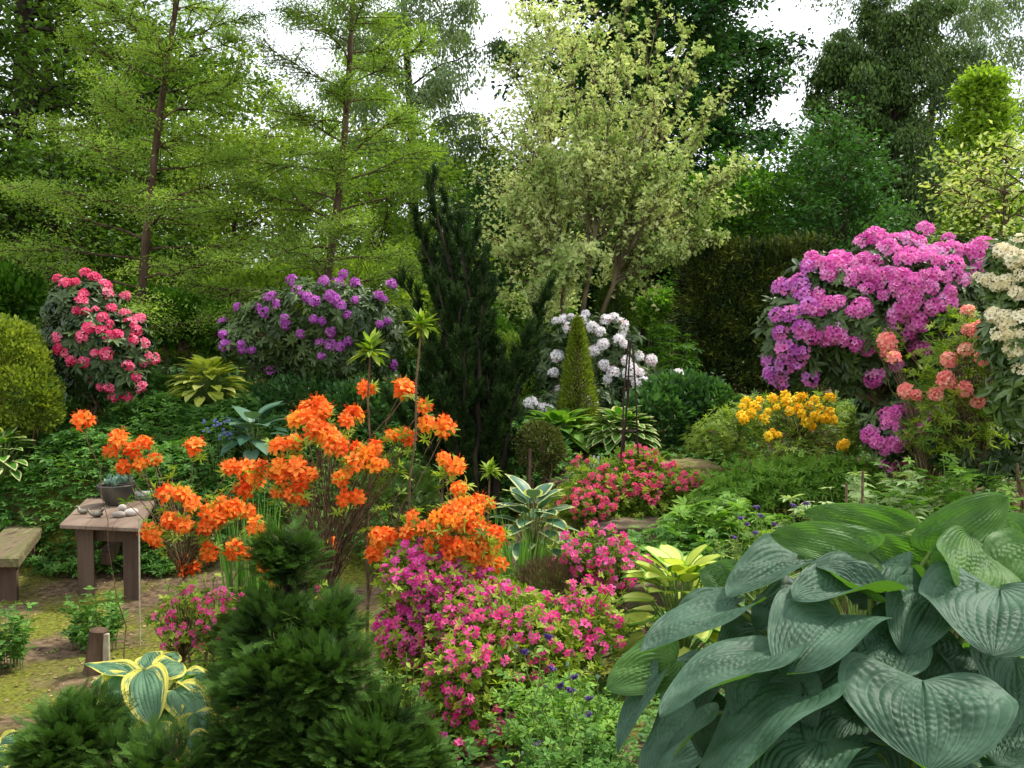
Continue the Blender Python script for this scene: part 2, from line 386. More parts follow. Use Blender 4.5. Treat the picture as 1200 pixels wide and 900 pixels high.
def truss_mesh(name, mats, nfl=14, fr=.36, dome=.62, w=.34, curl=.25, open_=.5, leaves=None, stamens=False, flat=.6, spread=1.35):
    """dome of florets, radius about 1, facing +z; mats: petals, [2nd petal], leaf"""
    mb = MB(); i = np.arange(nfl); ph = i*2.39996; th = spread*np.sqrt((i+.4)/nfl)
    D = np.stack([np.sin(th)*np.cos(ph), np.sin(th)*np.sin(ph), np.cos(th)], -1) + rs.normal(size=(nfl, 3))*.12
    D = unit(D); pos = D*dome*np.array([1, 1, flat/.6]) * rs.uniform(.85, 1.12, (nfl, 1))
    for k in range(3):
        fl = floret(w, curl+rs.uniform(-.1, .15), open_+rs.uniform(-.15, .2)); s = slice(k, None, 3)
        X = D[s] + rs.normal(size=D[s].shape)*.18
        scat(mb, fl, pos[s], X, rdir(len(X)), fr*rs.uniform(.85, 1.15, len(X)), mat=0 if (k < 2 or len(mats) < 3) else 1)
    if stamens:
        n = nfl*3; b = np.repeat(pos, 3, 0); dd = unit(np.repeat(D, 3, 0)+rs.normal(size=(n, 3))*.3)
        tubes(mb, np.stack([b, b+dd*fr*1.1], 1), .012, 3, 0, .0)
    if leaves is not None:
        T, nl, ls = leaves; a = np.arange(nl)*2.4; e = rs.uniform(-.35, .45, nl)
        X = np.stack([np.cos(a)*np.cos(e), np.sin(a)*np.cos(e), np.sin(e)], -1)
        scat(mb, T, np.tile([[0, 0, -.15]], (nl, 1)), X, np.tile([[0, 0, 1.]], (nl, 1)), ls*rs.uniform(.8, 1.15, nl), mat=len(mats)-1)
    me = mb.build(name, mats).data
    o = bpy.data.objects[-1] if False else None
    for ob in list(COL.objects):
        if ob.data is me: bpy.data.objects.remove(ob)
    return me

# ------------------------------------------------------------------ plant generators
def tree(name, label, cat, px, d, top_py, R, z0=.2, prof='oval', nl=40, el=(.2, .9), droop=0., tw=12, twl=.4, twdrop=0., lv=30, sig=.16,
         ls=.12, T=LEAF4, leaf='wood_green', bark='bark', r0=.16, lean=0., flat=.35, group='trees in the woodland behind the garden', up=.0, x_off=0, twig=True, limbvis=True, lvar=(.65, 1.12)):
    """trunk with limbs carrying twigs carrying leaves; el = limb elevation at the crown's base and top"""
    b = P(px, 400, d); b[2] = g(b[0], b[1]) - .05; top = P(px, top_py, d)[2]; H = top - b[2]
    root = thing(name, label, cat, b, group)
    k = 12; t = np.linspace(0, 1, k); tr = np.stack([b[0] + lean*t + .012*H*np.sin(t*5+px), b[1] + .01*H*np.sin(t*4+px*.3), b[2]+H*t], -1)
    trp = lambda s: np.stack([np.interp(s, t, tr[:, i]) for i in range(3)], -1)
    mb = MB(); rr = lambda s: r0*(1-.93*s)**.9 + .006
    R0 = rr(t); R0[0] *= 1.5; tubes(mb, tr[None], R0[None], 9)
    s = z0 + (1-z0)*(np.arange(nl)+.5)/nl*.98; u = (s-z0)/(1-z0)
    pf = {'oval': np.sqrt(np.clip(1-(2*u-.9)**2/1.25, .02, 1)), 'cone': (1-u)**.8+.06, 'column': np.minimum(1, (1-u)*3+.1)*np.minimum(1, u*4+.5), 'spread': np.clip(.55+u*.9, 0, 1)*np.sqrt(np.clip(1.02-u**3, .02, 1)), 'flame': np.sin(np.clip(u, 0, 1)**.7*math.pi*.96+.1)*.9+.12}[prof]
    az = np.arange(nl)*2.39996 + rs.uniform(-.4, .4, nl); L = R*pf*rs.uniform(*lvar, nl)
    e = el[0] + (el[1]-el[0])*u + rs.uniform(-.12, .12, nl)
    D = np.stack([np.cos(az)*np.cos(e), np.sin(az)*np.cos(e), np.sin(e)], -1)
    A = trp(s); L3 = L/np.maximum(np.cos(e), .45)
    kk = 7; q = np.linspace(0, 1, kk)[None, :, None]
    LP = A[:, None] + D[:, None]*L3[:, None, None]*q; LP[..., 2] += (-droop*L3[:, None]*q[..., 0]**2) + up*L3[:, None]*q[..., 0]**2
    w = rs.normal(size=LP.shape)*.03*L3[:, None, None]; w[:, 0] = 0; LP += np.cumsum(w, 1)*.6
    if limbvis: tubes(mb, LP, (rr(s)*.3)[:, None]*(1-.92*q[..., 0])+.003, 5)
    # twigs
    n = nl*tw; li = np.repeat(np.arange(nl), tw); ts = rs.uniform(.15, 1, n)**.8; f = ts*(kk-1); i0 = np.minimum(f.astype(int), kk-2); fr = (f-i0)[:, None]
    TA = LP[li, i0]*(1-fr)+LP[li, i0+1]*fr; TD = unit(LP[li, i0+1]-LP[li, i0])
    side = np.cross(TD, [0, 0, 1.]); side = unit(side)*rs.choice([-1, 1], n)[:, None]
    TDir = unit(TD*rs.uniform(.3, 1, (n, 1)) + side*rs.uniform(.2, 1.1, (n, 1)) + rs.normal(size=(n, 3))*np.array([.3, .3, flat]))
    TL = twl*(L3[li]*(1.15-.75*ts)*rs.uniform(.6, 1.2, n)) + .15
    kq = 4; qq = np.linspace(0, 1, kq)[None, :, None]
    TP = TA[:, None] + TDir[:, None]*TL[:, None, None]*qq
    if twdrop: TP[..., 2] -= twdrop*TL[:, None]*qq[..., 0]**1.5
    if twig: tubes(mb, TP, np.full((n, kq), 1.)*np.linspace(.012, .003, kq)[None]*(.5 if twdrop > .9 else max(1, r0/.14)), 3)
    mb.build('trunk', M[bark], root, True)
    mb = MB(); N = n*lv; ti = np.repeat(np.arange(n), lv); v = rs.uniform(.1, 1.05, N); f = np.clip(v*(kq-1), 0, kq-1.001); i0 = f.astype(int); fr = (f-i0)[:, None]
    pos = TP[ti, i0]*(1-fr)+TP[ti, i0+1]*fr; dd = unit(TP[ti, i0+1]-TP[ti, i0])
    pos = pos + rs.normal(size=(N, 3))*np.array([1, 1, .6])*sig
    X = dd*.5 + rs.normal(size=(N, 3))*np.array([.7, .7, .45]); Z = np.array([[0, 0, 1.]]) + rs.normal(size=(N, 3))*.5
    if twdrop > .6: X = X*.5 + np.array([0, 0, -.7]); Z = rdir(N)
    base = np.repeat(rs.rand(n)*.7, lv)
    scat(mb, T, pos, X, Z, ls*rs.uniform(.65, 1.25, N), np.clip(base + rs.uniform(0, .4, N), 0, 1))
    mb.build('crown', M[leaf], root)
    return root

def lobe(px, py, d, rx, rz, ry=None):
    c = P(px, py, d); m = mpp(d); return (c, np.array([rx*m, (ry if ry else (rx+rz)*.5*m), rz*m]))
def lobe_pts(lobes, n, lo=.75, hi=1.02, front=.5, keep_above=True, pw=1):
    w = np.array([l[1][0]*l[1][2]+l[1][1]*l[1][2] for l in lobes]); w /= w.sum(); out = []; nrm = []
    tries = 0
    while sum(len(o) for o in out) < n and tries < 12:
        tries += 1
        i = rs.choice(len(lobes), n, p=w); D = rdir(n); C = np.array([lobes[k][0] for k in i]); Rr = np.array([lobes[k][1] for k in i])
        fl = (D[:, 1] > .25) & (rs.rand(n) < front); D[fl, 1] *= -1
        r = rs.uniform(lo, hi, n)[:, None] if pw == 1 else (lo+(hi-lo)*rs.rand(n)**pw)[:, None]
        lump = 1+.16*np.sin(D[:, 0]*5.3+i*1.7)*np.sin(D[:, 2]*6.1+i)*np.cos(D[:, 1]*4+i*.6)+.07*np.sin(D[:, 0]*13+i)*np.sin(D[:, 2]*14+2*i); p = C + D*Rr*r*lump[:, None]; ok = np.ones(n, bool)
        for j, (c, R) in enumerate(lobes):
            ins = (((p-c)/R)**2).sum(1) < .62; ok &= ~(ins & (i != j))
        if keep_above: ok &= p[:, 2] > g(p[:, 0], p[:, 1]) + .02
        out.append(p[ok]); nrm.append(unit(D/Rr)[ok])
    return np.concatenate(out)[:n], np.concatenate(nrm)[:n]
def lobe_hit(lobes, px, py, fallback):
    o = np.array([0, 0, CAMZ]); dr = P(px, py, 1.0) - o; best = None
    for c, R in lobes:
        a = ((dr/R)**2).sum(); b = 2*((o-c)*dr/R**2).sum(); cc = (((o-c)/R)**2).sum()-1; disc = b*b-4*a*cc
        if disc > 0:
            t = (-b-math.sqrt(disc))/(2*a)
            if best is None or t < best: best = t
    if best is None:
        return o+dr*fallback, unit(np.array([rs.uniform(-.3, .3), -.6, .6]))
    p = o+dr*best; 
    j = min(range(len(lobes)), key=lambda k: abs((((p-lobes[k][0])/lobes[k][1])**2).sum()-1))
    return p, unit((p-lobes[j][0])/lobes[j][1]**2)
def stems_to(root, base, tips, r0=.02, hubs=5, mat='twig', name='stems', up=.35, wob=.02, sides=5, spread=.12, tipr=.003, hubf=(.35, .65)):
    tips = np.asarray(tips); n = len(tips); hubs = min(hubs, n)
    hs = tips[rs.choice(n, hubs, replace=False)]; f = rs.uniform(hubf[0], hubf[1], (hubs, 1))
    b = np.asarray(base) + rs.normal(size=(hubs, 3))*np.array([spread, spread, 0]); b[:, 2] = g(b[:, 0], b[:, 1]) - .03
    H = b*(1-f)+hs*f; H[:, :2] = b[:, :2] + (H[:, :2]-b[:, :2])*.8
    mb = MB(); Q = np.linspace(0, 1, 7)[None]
    tubes(mb, curve_pts(b, H, 7, 0, wob, up), r0*(1-.45*Q), sides)
    k = ((tips[:, None]-H[None])**2).sum(-1).argmin(1)
    tubes(mb, curve_pts(H[k], tips, 7, .03, wob, up*.6), (r0*.3*(1-Q)+tipr*(Q)), sides)
    return mb.build(name, M[mat], root, True)
def shrub(name, label, cat, lobes, base=None, n=1500, T=None, ls=.1, leaf='rhodo_leaf', lo=.6, hi=1.03, upb=.5, stems=60, r0=.018, jit=.35, group=None, mat='twig', front=.5, pw=.6, mats=None, partname='foliage', hubs=6, zr=None):
    if base is None: c = lobes[0][0]; base = np.array([c[0], c[1], 0])
    base = np.array(base, float); base[2] = g(base[0], base[1])
    root = thing(name, label, cat, base, group)
    p, nr = lobe_pts(lobes, n, lo, hi, front, pw=pw)
    X = unit(nr + np.array([0, 0, upb]) + rs.normal(size=p.shape)*jit); mb = MB()
    Ts = T if isinstance(T, list) else [T]
    lump = np.sin(p[:, 0]*9+p[:, 2]*7)*np.sin(p[:, 1]*8+p[:, 2]*5)*.2
    rn = np.clip(rs.rand(len(p))*.8 + lump + .1, 0, 1)
    for i, t in enumerate(Ts):
        s = slice(i, None, len(Ts)); scat(mb, t, p[s], X[s], rdir(len(p[s])) if zr is None else np.array([[0, 0, 1.]])+rs.normal(size=p[s].shape)*zr, ls*rs.uniform(.7, 1.2, len(p[s])), rn[s])
    mb.build(partname, mats or M[leaf], root)
    if stems and len(p):
        k = rs.choice(len(p), min(stems, len(p)), replace=False)
        stems_to(root, base, p[k], r0, hubs, mat)
    return root
def flowers_at(root, lobes, pts, meshes, size_px, d, name='flower_truss', lift=.3, maxn=100, back=0.0, sj=(.72, 1.18)):
    """pts in photo pixels -> trusses on the shrub's own surface"""
    out = []
    for i, q in enumerate(pts[:maxn]):
        p, nr = lobe_hit(lobes, q[0], q[1], d); dist = p[1]
        s = (q[2] if len(q) > 2 else size_px)*mpp(dist)*.5*rs.uniform(*sj)
        me = meshes[rs.randint(len(meshes))] if not callable(meshes) else meshes(q)
        dr = unit(nr+np.array([0, -.25, lift])+rs.normal(size=3)*.15); place(name, me, root, p, dr, s); out.append(p)
    return np.array(out)
def under_rosettes(root, pts, T, ls, leaf, k=2, off=.06, name='shoots'):
    mb = MB(); p = np.repeat(pts, k, 0) + rs.normal(size=(len(pts)*k, 3))*off; p[:, 2] -= off*.6
    Ts = T if isinstance(T, list) else [T]
    for i, t in enumerate(Ts):
        s = slice(i, None, len(Ts)); X = np.array([[0, -.4, .8]])+rs.normal(size=p[s].shape)*.4
        scat(mb, t, p[s], X, rdir(len(p[s])), ls*rs.uniform(.8, 1.2, len(p[s])))
    mb.build(name, M[leaf], root)
def clump(name, label, cat, px, py_top, d, r, n=30, h=None, T=OVATE, ls=.08, lps=12, leaf='fresh_leaf', stalk='stalk', sr=.004, lo=.2, spread=.6, group=None, up=.3, zj=.3, toponly=False, tall=.35, y_off=0, stalks=True):
    """herbaceous plant: stalks from the ground with leaves along them; top edge near py_top"""
    b = P(px, 400, d); b[2] = g(b[0], b[1]); ht = h if h else max(.1, P(px, py_top, d)[2]-b[2])
    root = thing(name, label, cat, b, group)
    a = rs.uniform(0, 6.28, n); rr = np.sqrt(rs.rand(n)); A = np.stack([b[0]+np.cos(a)*rr*r*spread, b[1]+np.sin(a)*rr*r*spread, np.zeros(n)], -1)
    A[:, 2] = g(A[:, 0], A[:, 1]) - .01
    B = np.stack([b[0]+np.cos(a)*rr*r, b[1]+np.sin(a)*rr*r, b[2]+ht*rs.uniform(1-tall, 1, n)*(1-.25*rr**2)], -1)
    C = curve_pts(A, B, 6, 0, .015, .5); mb = MB()
    if stalks:
        tubes(mb, C, np.linspace(sr, sr*.4, 6)[None], 4); mb.build('stalks', M[stalk], root, True)
    N = n*lps; ti = np.repeat(np.arange(n), lps); v = rs.uniform(lo, 1.0, N)
    if toponly: v = rs.uniform(.8, 1.0, N)
    f = np.clip(v*5, 0, 4.999); i0 = f.astype(int); fr = (f-i0)[:, None]; p = C[ti, i0]*(1-fr)+C[ti, i0+1]*fr
    az = rs.uniform(0, 6.28, N); X = np.stack([np.cos(az), np.sin(az), np.full(N, up)+rs.normal(size=N)*.25], -1)
    mb = MB(); scat(mb, T, p, X, np.array([[0, 0, 1.]])+rs.normal(size=(N, 3))*zj, ls*rs.uniform(.6, 1.2, N)*(1.15-.35*v))
    mb.build('foliage', M[leaf], root); return root
def cover(name, label, xs, ys, n, T=PALM, ls=.06, hgt=(.05, .25), leaf='cover_leaf', mask=None, zj=.35, lumps=1.0, kind='stuff', cat='ground cover', stalk=False):
    x = rs.uniform(*xs, n); y = rs.uniform(*ys, n)
    if mask is not None: k = mask(x, y); x, y = x[k], y[k]
    n = len(x); l = .55+.45*np.sin(x*3.1+y*1.3+1)*np.sin(y*2.7-x*1.9)*lumps
    z = g(x, y) + hgt[0] + (hgt[1]-hgt[0])*l*rs.rand(n)**.5
    az = rs.uniform(0, 6.28, n); X = np.stack([np.cos(az), np.sin(az), rs.normal(size=n)*.25+.1], -1); mb = MB()
    lump = .3+.25*np.sin(x*5+y*3)*np.sin(y*6-x*2)
    scat(mb, T, np.stack([x, y, z], -1), X, np.array([[0, -.15, 1.]])+rs.normal(size=(n, 3))*zj, ls*rs.uniform(.6, 1.25, n), np.clip(lump+rs.uniform(-.3, .5, n), 0, 1))
    return tag(mb.build(name, M[leaf]), label, cat, None, kind)
def hosta_template(cols=6, rows=6, w=.36, droop=.45, cup=.12, edge=1):
    V = []; wid = lambda u: (math.sin(math.pi*min(1, u*.93+.10)**.8)**.75) if u < 1 else 0
    for i in range(rows+1):
        u = i/rows; W = w*max(wid(u), .0) if 0 < u < 1 else (w*.35 if u == 0 else .0)
        for j in range(cols+1):
            v = j/cols*2-1; V.append([u - .06*abs(v)*(u < .2), v*W, -droop*u**2.2 + cup*abs(v)*(1-u*.5)*.8 + .012*math.cos(v*9)])
    F0, F1 = [], []
    for i in range(rows):
        for j in range(cols):
            a = i*(cols+1)+j; f = [a, a+cols+1, a+cols+2, a+1]
            (F1 if (j < edge or j >= cols-edge or (i == rows-1)) else F0).append(f)
    return (np.array(V), [(F0, 0), (F1, 1)])
HOSTA = hosta_template()
def hosta(name, label, px, py_top, d, rad, n=45, ls=.16, mats=('hosta_green', 'hosta_green'), hgt=None, T=None, group=None, flat=1.0):
    b = P(px, 400, d); b[2] = g(b[0], b[1]); ht = hgt or max(.15, P(px, py_top, d)[2]-b[2])
    root = thing(name, label, 'hosta', b, group); t = (np.arange(n)+.5)/n; a = np.arange(n)*2.39996+rs.uniform(-.3, .3, n)
    rr = rad*(.15+.75*t**.7); z = b[2] + ht*(.95-.6*t**1.3)*rs.uniform(.85, 1.05, n)
    e = .95-1.15*t + rs.uniform(-.15, .15, n)
    p = np.stack([b[0]+np.cos(a)*rr*.8, b[1]+np.sin(a)*rr*.8*flat, z], -1)
    X = np.stack([np.cos(a)*np.cos(e), np.sin(a)*np.cos(e), np.sin(e)], -1); mb = MB()
    scat(mb, T or HOSTA, p, X, np.stack([-np.cos(a)*.3, -np.sin(a)*.3, np.ones(n)], -1), ls*rs.uniform(.8, 1.15, n))
    mb.build('foliage', [M[m] for m in mats], root, True); mb = MB()
    tubes(mb, curve_pts(np.tile(b-np.array([0, 0, .02]), (n, 1)), p, 5, .1, 0, .3), .005, 4); mb.build('stalks', M['stalk'], root, True)
    return root

# ------------------------------------------------------------------ ground
def terrain():
    xs = np.concatenate([np.linspace(-400, -20, 14), np.linspace(-18, 18, 140), np.linspace(20, 400, 14)])
    ys = np.concatenate([np.linspace(-30, 1.5, 10), np.linspace(2, 18, 120), np.linspace(19, 60, 20), np.linspace(70, 400, 12)])
    X, Y = np.meshgrid(xs, ys); Z = g(X, Y); V = np.stack([X, Y, Z], -1).reshape(-1, 3); nx, ny = len(xs), len(ys)
    i = np.arange(ny-1)[:, None]*nx; j = np.arange(nx-1)[None]
    F = np.stack([i+j, i+j+1, i+j+1+nx, i+j+nx], -1).reshape(-1, 4)
    m = bpy.data.materials.new('mossy_soil'); m.use_nodes = True; n = m.node_tree; b = n.nodes['Principled BSDF']
    t = n.nodes.new('ShaderNodeTexCoord')
    def noise(sc, de=8): z = n.nodes.new('ShaderNodeTexNoise'); z.inputs['Scale'].default_value = sc; z.inputs['Detail'].default_value = de; n.links.new(t.outputs['Object'], z.inputs['Vector']); return z.outputs['Fac']
    def ramp(f, p0, p1, c0=(0, 0, 0, 1), c1=(1, 1, 1, 1)):
        r = n.nodes.new('ShaderNodeValToRGB'); e = r.color_ramp.elements; e[0].position = p0; e[1].position = p1; e[0].color = c0; e[1].color = c1; n.links.new(f, r.inputs['Fac']); return r.outputs['Color']
    soil = ramp(noise(14), .35, .68, S(70, 56, 42), S(124, 104, 82)); moss = ramp(noise(32), .35, .7, S(70, 76, 28), S(122, 122, 44))
    c = nmix(n, soil, moss, ramp(noise(1.1, 10), .43, .56)); c = nmix(n, c, S(150, 134, 112), ramp(noise(60, 2), .70, .74))
    n.links.new(c, b.inputs['Base Color']); b.inputs['Roughness'].default_value = .95; b.inputs['Specular IOR Level'].default_value = .1
    bp = n.nodes.new('ShaderNodeBump'); bp.inputs['Strength'].default_value = .8; bp.inputs['Distance'].default_value = .03
    n.links.new(noise(26), bp.inputs['Height']); n.links.new(bp.outputs[0], b.inputs['Normal'])
    tag(MB().add(V, F).build('ground', m, None, True), kind='structure')
terrain()

LARCH = leaf8(.1, .1, .02, .5); LARCH = (np.array([[0, 0, 0], [.45, .15, .03], [1, 0, -.06], [.45, -.15, .03]]), [([[0, 1, 2, 3]], 0)])

# ------------------------------------------------------------------ trees
WG = 'trees in the woodland behind the garden'
# foreground larches on the left
tree('larch_tree', 'slender larch with bare leaning trunk behind the deep pink rhododendron', 'tree', 147, 13, -260, 1.95, .12, 'cone', 54, (.05, .7), .0, 20, .42, .12, 80, .09, .06, LARCH, 'larch_green', 'barkred', .07, 1.35, .22)
tree('larch_tree', 'slender larch with reddish trunk behind the purple rhododendron bush', 'tree', 358, 14, -240, 2.0, .1, 'cone', 54, (.05, .7), .0, 20, .42, .12, 80, .09, .062, LARCH, 'larch_green', 'barkred', .072, 1.2, .22)
# dark tall broadleaf far left
tree('beech_tree', 'dark heavy tree filling the far left edge with arching black boughs', 'tree', 18, 19, -330, 5.2, .12, 'oval', 66, (.0, .7), .15, 18, .34, .1, 56, .26, .15, LEAF4, 'dark_wood_green', 'barkdark', .3, .3)
tree('oak_tree', 'broad yellow green tree rising between the left edge and the leaning larch', 'tree', 70, 24, -200, 3.9, .1, 'oval', 46, (.1, .8), .1, 14, .36, .1, 36, .3, .17, LEAF4, 'wood_green', 'barkdark', .25)
tree('ash_tree', 'rounded mid green tree whose crown ends at the sky gap left of centre', 'tree', 205, 27, 105, 3.2, .05, 'oval', 44, (.1, .8), .1, 14, .36, .1, 36, .3, .17, LEAF4, 'wood_green', 'barkdark', .22)
tree('hazel_tree', 'low yellow green tree seen through the branches between both larches', 'tree', 275, 20, 215, 2.5, .02, 'oval', 30, (.2, .9), .1, 12, .36, .1, 36, .22, .13, LEAF4, 'wood_green', 'bark', .12)
tree('birch_tree', 'tall drooping birch with grey green foliage left of the pale sky gap', 'birch', 478, 29, -260, 2.9, .1, 'oval', 50, (.5, 1.1), .25, 22, .3, 1.1, 64, .15, .13, LEAF4, 'birch_green', 'barkdark', .2)
tree('lime_tree', 'rounded yellow green tree with bright leaves left of the dark juniper', 'tree', 440, 21, 235, 2.4, .05, 'oval', 36, (.2, .9), .1, 12, .36, .1, 40, .2, .13, LEAF4, 'lime_green', 'bark', .12)
tree('alder_tree', 'soft green tree low behind the tips of the dark juniper', 'tree', 548, 30, 210, 3.0, .05, 'oval', 36, (.2, .9), .1, 12, .36, .1, 36, .28, .17, LEAF4, 'wood_green', 'bark', .15)
tree('chestnut_tree', 'huge dark green chestnut tree standing behind the pale variegated maple', 'tree', 766, 27, -330, 4.3, .1, 'oval', 120, (-.1, .8), .15, 19, .3, .3, 62, .24, .19, LEAF4, 'chestnut_green', 'barkdark', .42, -.4)
tree('hornbeam_tree', 'bright green tree below the chestnut beside the clipped dark hedge', 'tree', 880, 21, 225, 2.0, .03, 'oval', 34, (.1, .8), .05, 12, .4, .1, 40, .2, .14, LEAF4, 'hedge_leaf', 'bark', .12)
tree('spruce_tree', 'dark drooping conifer with ragged top right of the sky gap', 'conifer', 1040, 25, 20, 2.0, .1, 'oval', 84, (-.15, .9), .12, 14, .36, .9, 50, .12, .12, LEAF4, 'spruce_green', 'barkdark', .2, lvar=(.35, 1.3))
tree('spruce_tree', 'narrower dark conifer spire on the left shoulder of the drooping conifer', 'conifer', 982, 24.5, 55, 1.1, .1, 'oval', 60, (-.1, .9), .15, 13, .36, .8, 44, .12, .12, LEAF4, 'spruce_green', 'barkdark', .14, lvar=(.4, 1.3))#, .12, .12, LEAF4, 'spruce_green', 'barkdark', .14)
tree('elder_tree', 'soft mid green tree in front of the foot of the drooping conifer', 'tree', 985, 19, 195, 1.5, .02, 'oval', 32, (.2, .9), .05, 12, .4, .1, 40, .2, .12, LEAF4, 'chestnut_green', 'bark', .1)
tree('birch_tree', 'tall weeping birch with thin grey green curtains at the upper right', 'birch', 1085, 33, -210, 4.6, .25, 'oval', 56, (.4, 1.0), .3, 24, .26, 1.25, 80, .12, .12, LEAF4, 'birch_green', 'bark', .16)
tree('maple_tree', 'yellow green tree with cream edged leaves at the right edge', 'tree', 1150, 15, 88, .85, .05, 'cone', 44, (.7, 1.1), 0, 12, .4, .1, 40, .12, .1, LEAF4, 'lime_green', 'bark', .07)
tree('dogwood_tree', 'small cream leaved tree spreading above the magenta rhododendron at right', 'tree', 1175, 11.5, 185, 1.0, .2, 'oval', 30, (.1, .8), .1, 10, .4, .2, 15, .12, .085, LEAF4, 'yellow_variegated', 'bark', .05)
tree('maple_tree', 'airy pale tree with cream variegated leaves and slim upright trunk', 'tree', 632, 14.5, 20, 1.15, .12, 'flame', 36, (.5, 1.0), 0, 10, .42, .15, 24, .12, .085, LEAF4, 'pale_variegated', 'barkpale', .075, .1)
tree('poplar_tree', 'grey green tree filling the back behind the larches', 'tree', 330, 36, 190, 4.6, .03, 'oval', 46, (.3, 1), .1, 13, .34, .1, 36, .34, .2, LEAF4, 'wood_green', 'bark', .2)
tree('holly_tree', 'shady dark green tree standing low behind the pink rhododendron', 'tree', 60, 17, 215, 2.6, .02, 'oval', 36, (.1, .8), .1, 13, .36, .1, 40, .2, .12, LEAF4, 'dark_wood_green', 'barkdark', .14)
tree('hawthorn_tree', 'dense mid green tree low between chestnut trunk and juniper', 'tree', 600, 23, 240, 2.3, .02, 'oval', 34, (.1, .8), .1, 12, .36, .1, 36, .24, .15, LEAF4, 'chestnut_green', 'bark', .13)
tree('oak_tree', 'distant olive green tree behind the right end of the dark hedge', 'tree', 1110, 30, 190, 3.6, .02, 'oval', 36, (.1, .8), .1, 13, .36, .1, 36, .3, .18, LEAF4, 'dark_wood_green', 'bark', .2)

def multistem(name, label, px, d, limbs, stems):
    """pale variegated maple: a few limbs divide into slim ascending stems carrying tufts of leaves"""
    b = P(px, 400, d); b[2] = g(b[0], b[1])-.05; root = thing(name, label, 'tree', b, WG); mb = MB(); k = 14
    H = np.array([P(*s) for s in limbs]); B0 = b+np.array([[-.04, 0, 0], [.0, .05, 0], [.05, -.03, 0], [.07, .03, 0]])[:len(H)]; C0 = curve_pts(B0, H, 9, 0, .006, .3)
    tubes(mb, C0, np.linspace(.048, .028, 9)[None], 7)
    tips = np.array([P(s[0], s[1], d+s[2]) for s in stems]); own = ((tips[:, None, :]-(H+(H-B0)*.8)[None])**2).sum(-1).argmin(1); st = C0[own, -1]+(C0[own, -3]-C0[own, -1])*rs.uniform(0, 1, (len(own), 1))
    C = curve_pts(st, tips, k, -.03, .006, .12); tubes(mb, C, .03*(1-np.linspace(0, .88, k))[None], 6)
    n1 = 20; n = len(tips)*n1; li = np.repeat(np.arange(len(tips)), n1); s = np.tile(np.linspace(.08, .98, n1), len(tips))+rs.uniform(-.015, .015, n)
    f = s*(k-1); i0 = np.minimum(f.astype(int), k-2); fr = (f-i0)[:, None]; A = C[li, i0]*(1-fr)+C[li, i0+1]*fr; D0 = unit(C[li, i0+1]-C[li, i0])
    az = np.arange(n)*2.4; side = np.stack([np.cos(az), np.sin(az), np.zeros(n)], -1); D = unit(D0*1.0+side*rs.uniform(.35, .9, (n, 1)))
    L = rs.uniform(.2, .75, n)*(1.25-s); Q = curve_pts(A, A+D*L[:, None], 5, -.04, .02); tubes(mb, Q, np.linspace(.008, .003, 5)[None], 4)
    AA = np.repeat(Q[:, 1:5].reshape(-1, 3), 2, 0); DD = np.repeat(np.repeat(D, 4, 0), 2, 0)
    D2 = unit(DD*.8+rdir(len(AA))*.6+np.array([0, 0, .4])); Q2 = curve_pts(AA, AA+D2*rs.uniform(.08, .3, (len(AA), 1)), 4, 0, .02)
    tubes(mb, Q2, np.linspace(.004, .002, 4)[None], 3); mb.build('trunk', M['barkpale'], root, True)
    tuft = [rosette(LEAF4, 6, .5, 1.0, .8) for _ in range(3)]; T3 = np.concatenate([Q2[:, 3], Q2[:, 2], Q[:, 4]]); dd = np.concatenate([D2, D2, D])
    mb = MB(); rn = np.clip(.5+.3*np.sin(T3[:, 0]*4)*np.sin(T3[:, 2]*5)+rs.uniform(-.4, .4, len(T3)), 0, 1)
    for i in range(3): z = slice(i, None, 3); scat(mb, tuft[i], T3[z], dd[z]+rs.normal(size=T3[z].shape)*.4, rdir(len(T3[z])), .055*rs.uniform(.6, 1.3, len(T3[z])), rn[z])
    mb.build('crown', M['pale_variegated'], root); return root
multistem('maple_tree', 'large fan shaped maple with pale cream variegated leaves in the centre', 672, 12.5,
          [(652, 285, 12.7), (700, 262, 12.2), (742, 282, 12.4)],
          [(642, 130, .3), (668, 60, -.4), (700, 20, .4), (735, 4, 0), (770, 24, .5), (800, 36, -.4), (818, 62, .2), (842, 125, .3), (866, 200, -.3), (720, 90, -.7), (768, 120, -.8), (640, 195, -.5), (850, 250, .1), (618, 170, .2), (695, 130, .8), (790, 200, -.9), (815, 160, .9), (685, 190, -.9), (745, 60, .9), (600, 240, .1), (760, 200, .2), (630, 90, .6), (606, 300, .3), (778, 300, -.3), (655, 325, -.4), (735, 320, .4), (830, 285, .2), (690, 300, -.8), (640, 350, .2)])

# far wood as one mass
def far_wood():
    mb = MB(); n = 230000; a = rs.uniform(-.75, .75, n); r = rs.uniform(46, 66, n); x = r*np.sin(a); y = r*np.cos(a)
    top = 8 + 3.2*np.sin(a*9+.6) + 1.8*np.sin(a*23+2) + 1.1*np.sin(a*51)
    top = top - 2.5*np.exp(-((a-.02)/.07)**2) - 2*np.exp(-((a-.33)/.06)**2) - 3*np.exp(-((a+.27)/.03)**2)
    z = 1.5 + top*rs.rand(n)**.8*(.55+.45*np.sin(a*60+r)**2)
    scat(mb, LEAF4, np.stack([x, y, z], -1), rs.normal(size=(n, 3)), np.array([[0, -.3, 1.]])+rs.normal(size=(n, 3))*.6, .36*rs.uniform(.6, 1.3, n), np.clip(.3+.3*np.sin(a*40)+rs.uniform(-.3, .4, n), 0, 1))
    tag(mb.build('woodland', M['dark_wood_green']), 'distant green woodland closing the view behind all the garden trees', 'woodland', None, 'stuff')
far_wood()

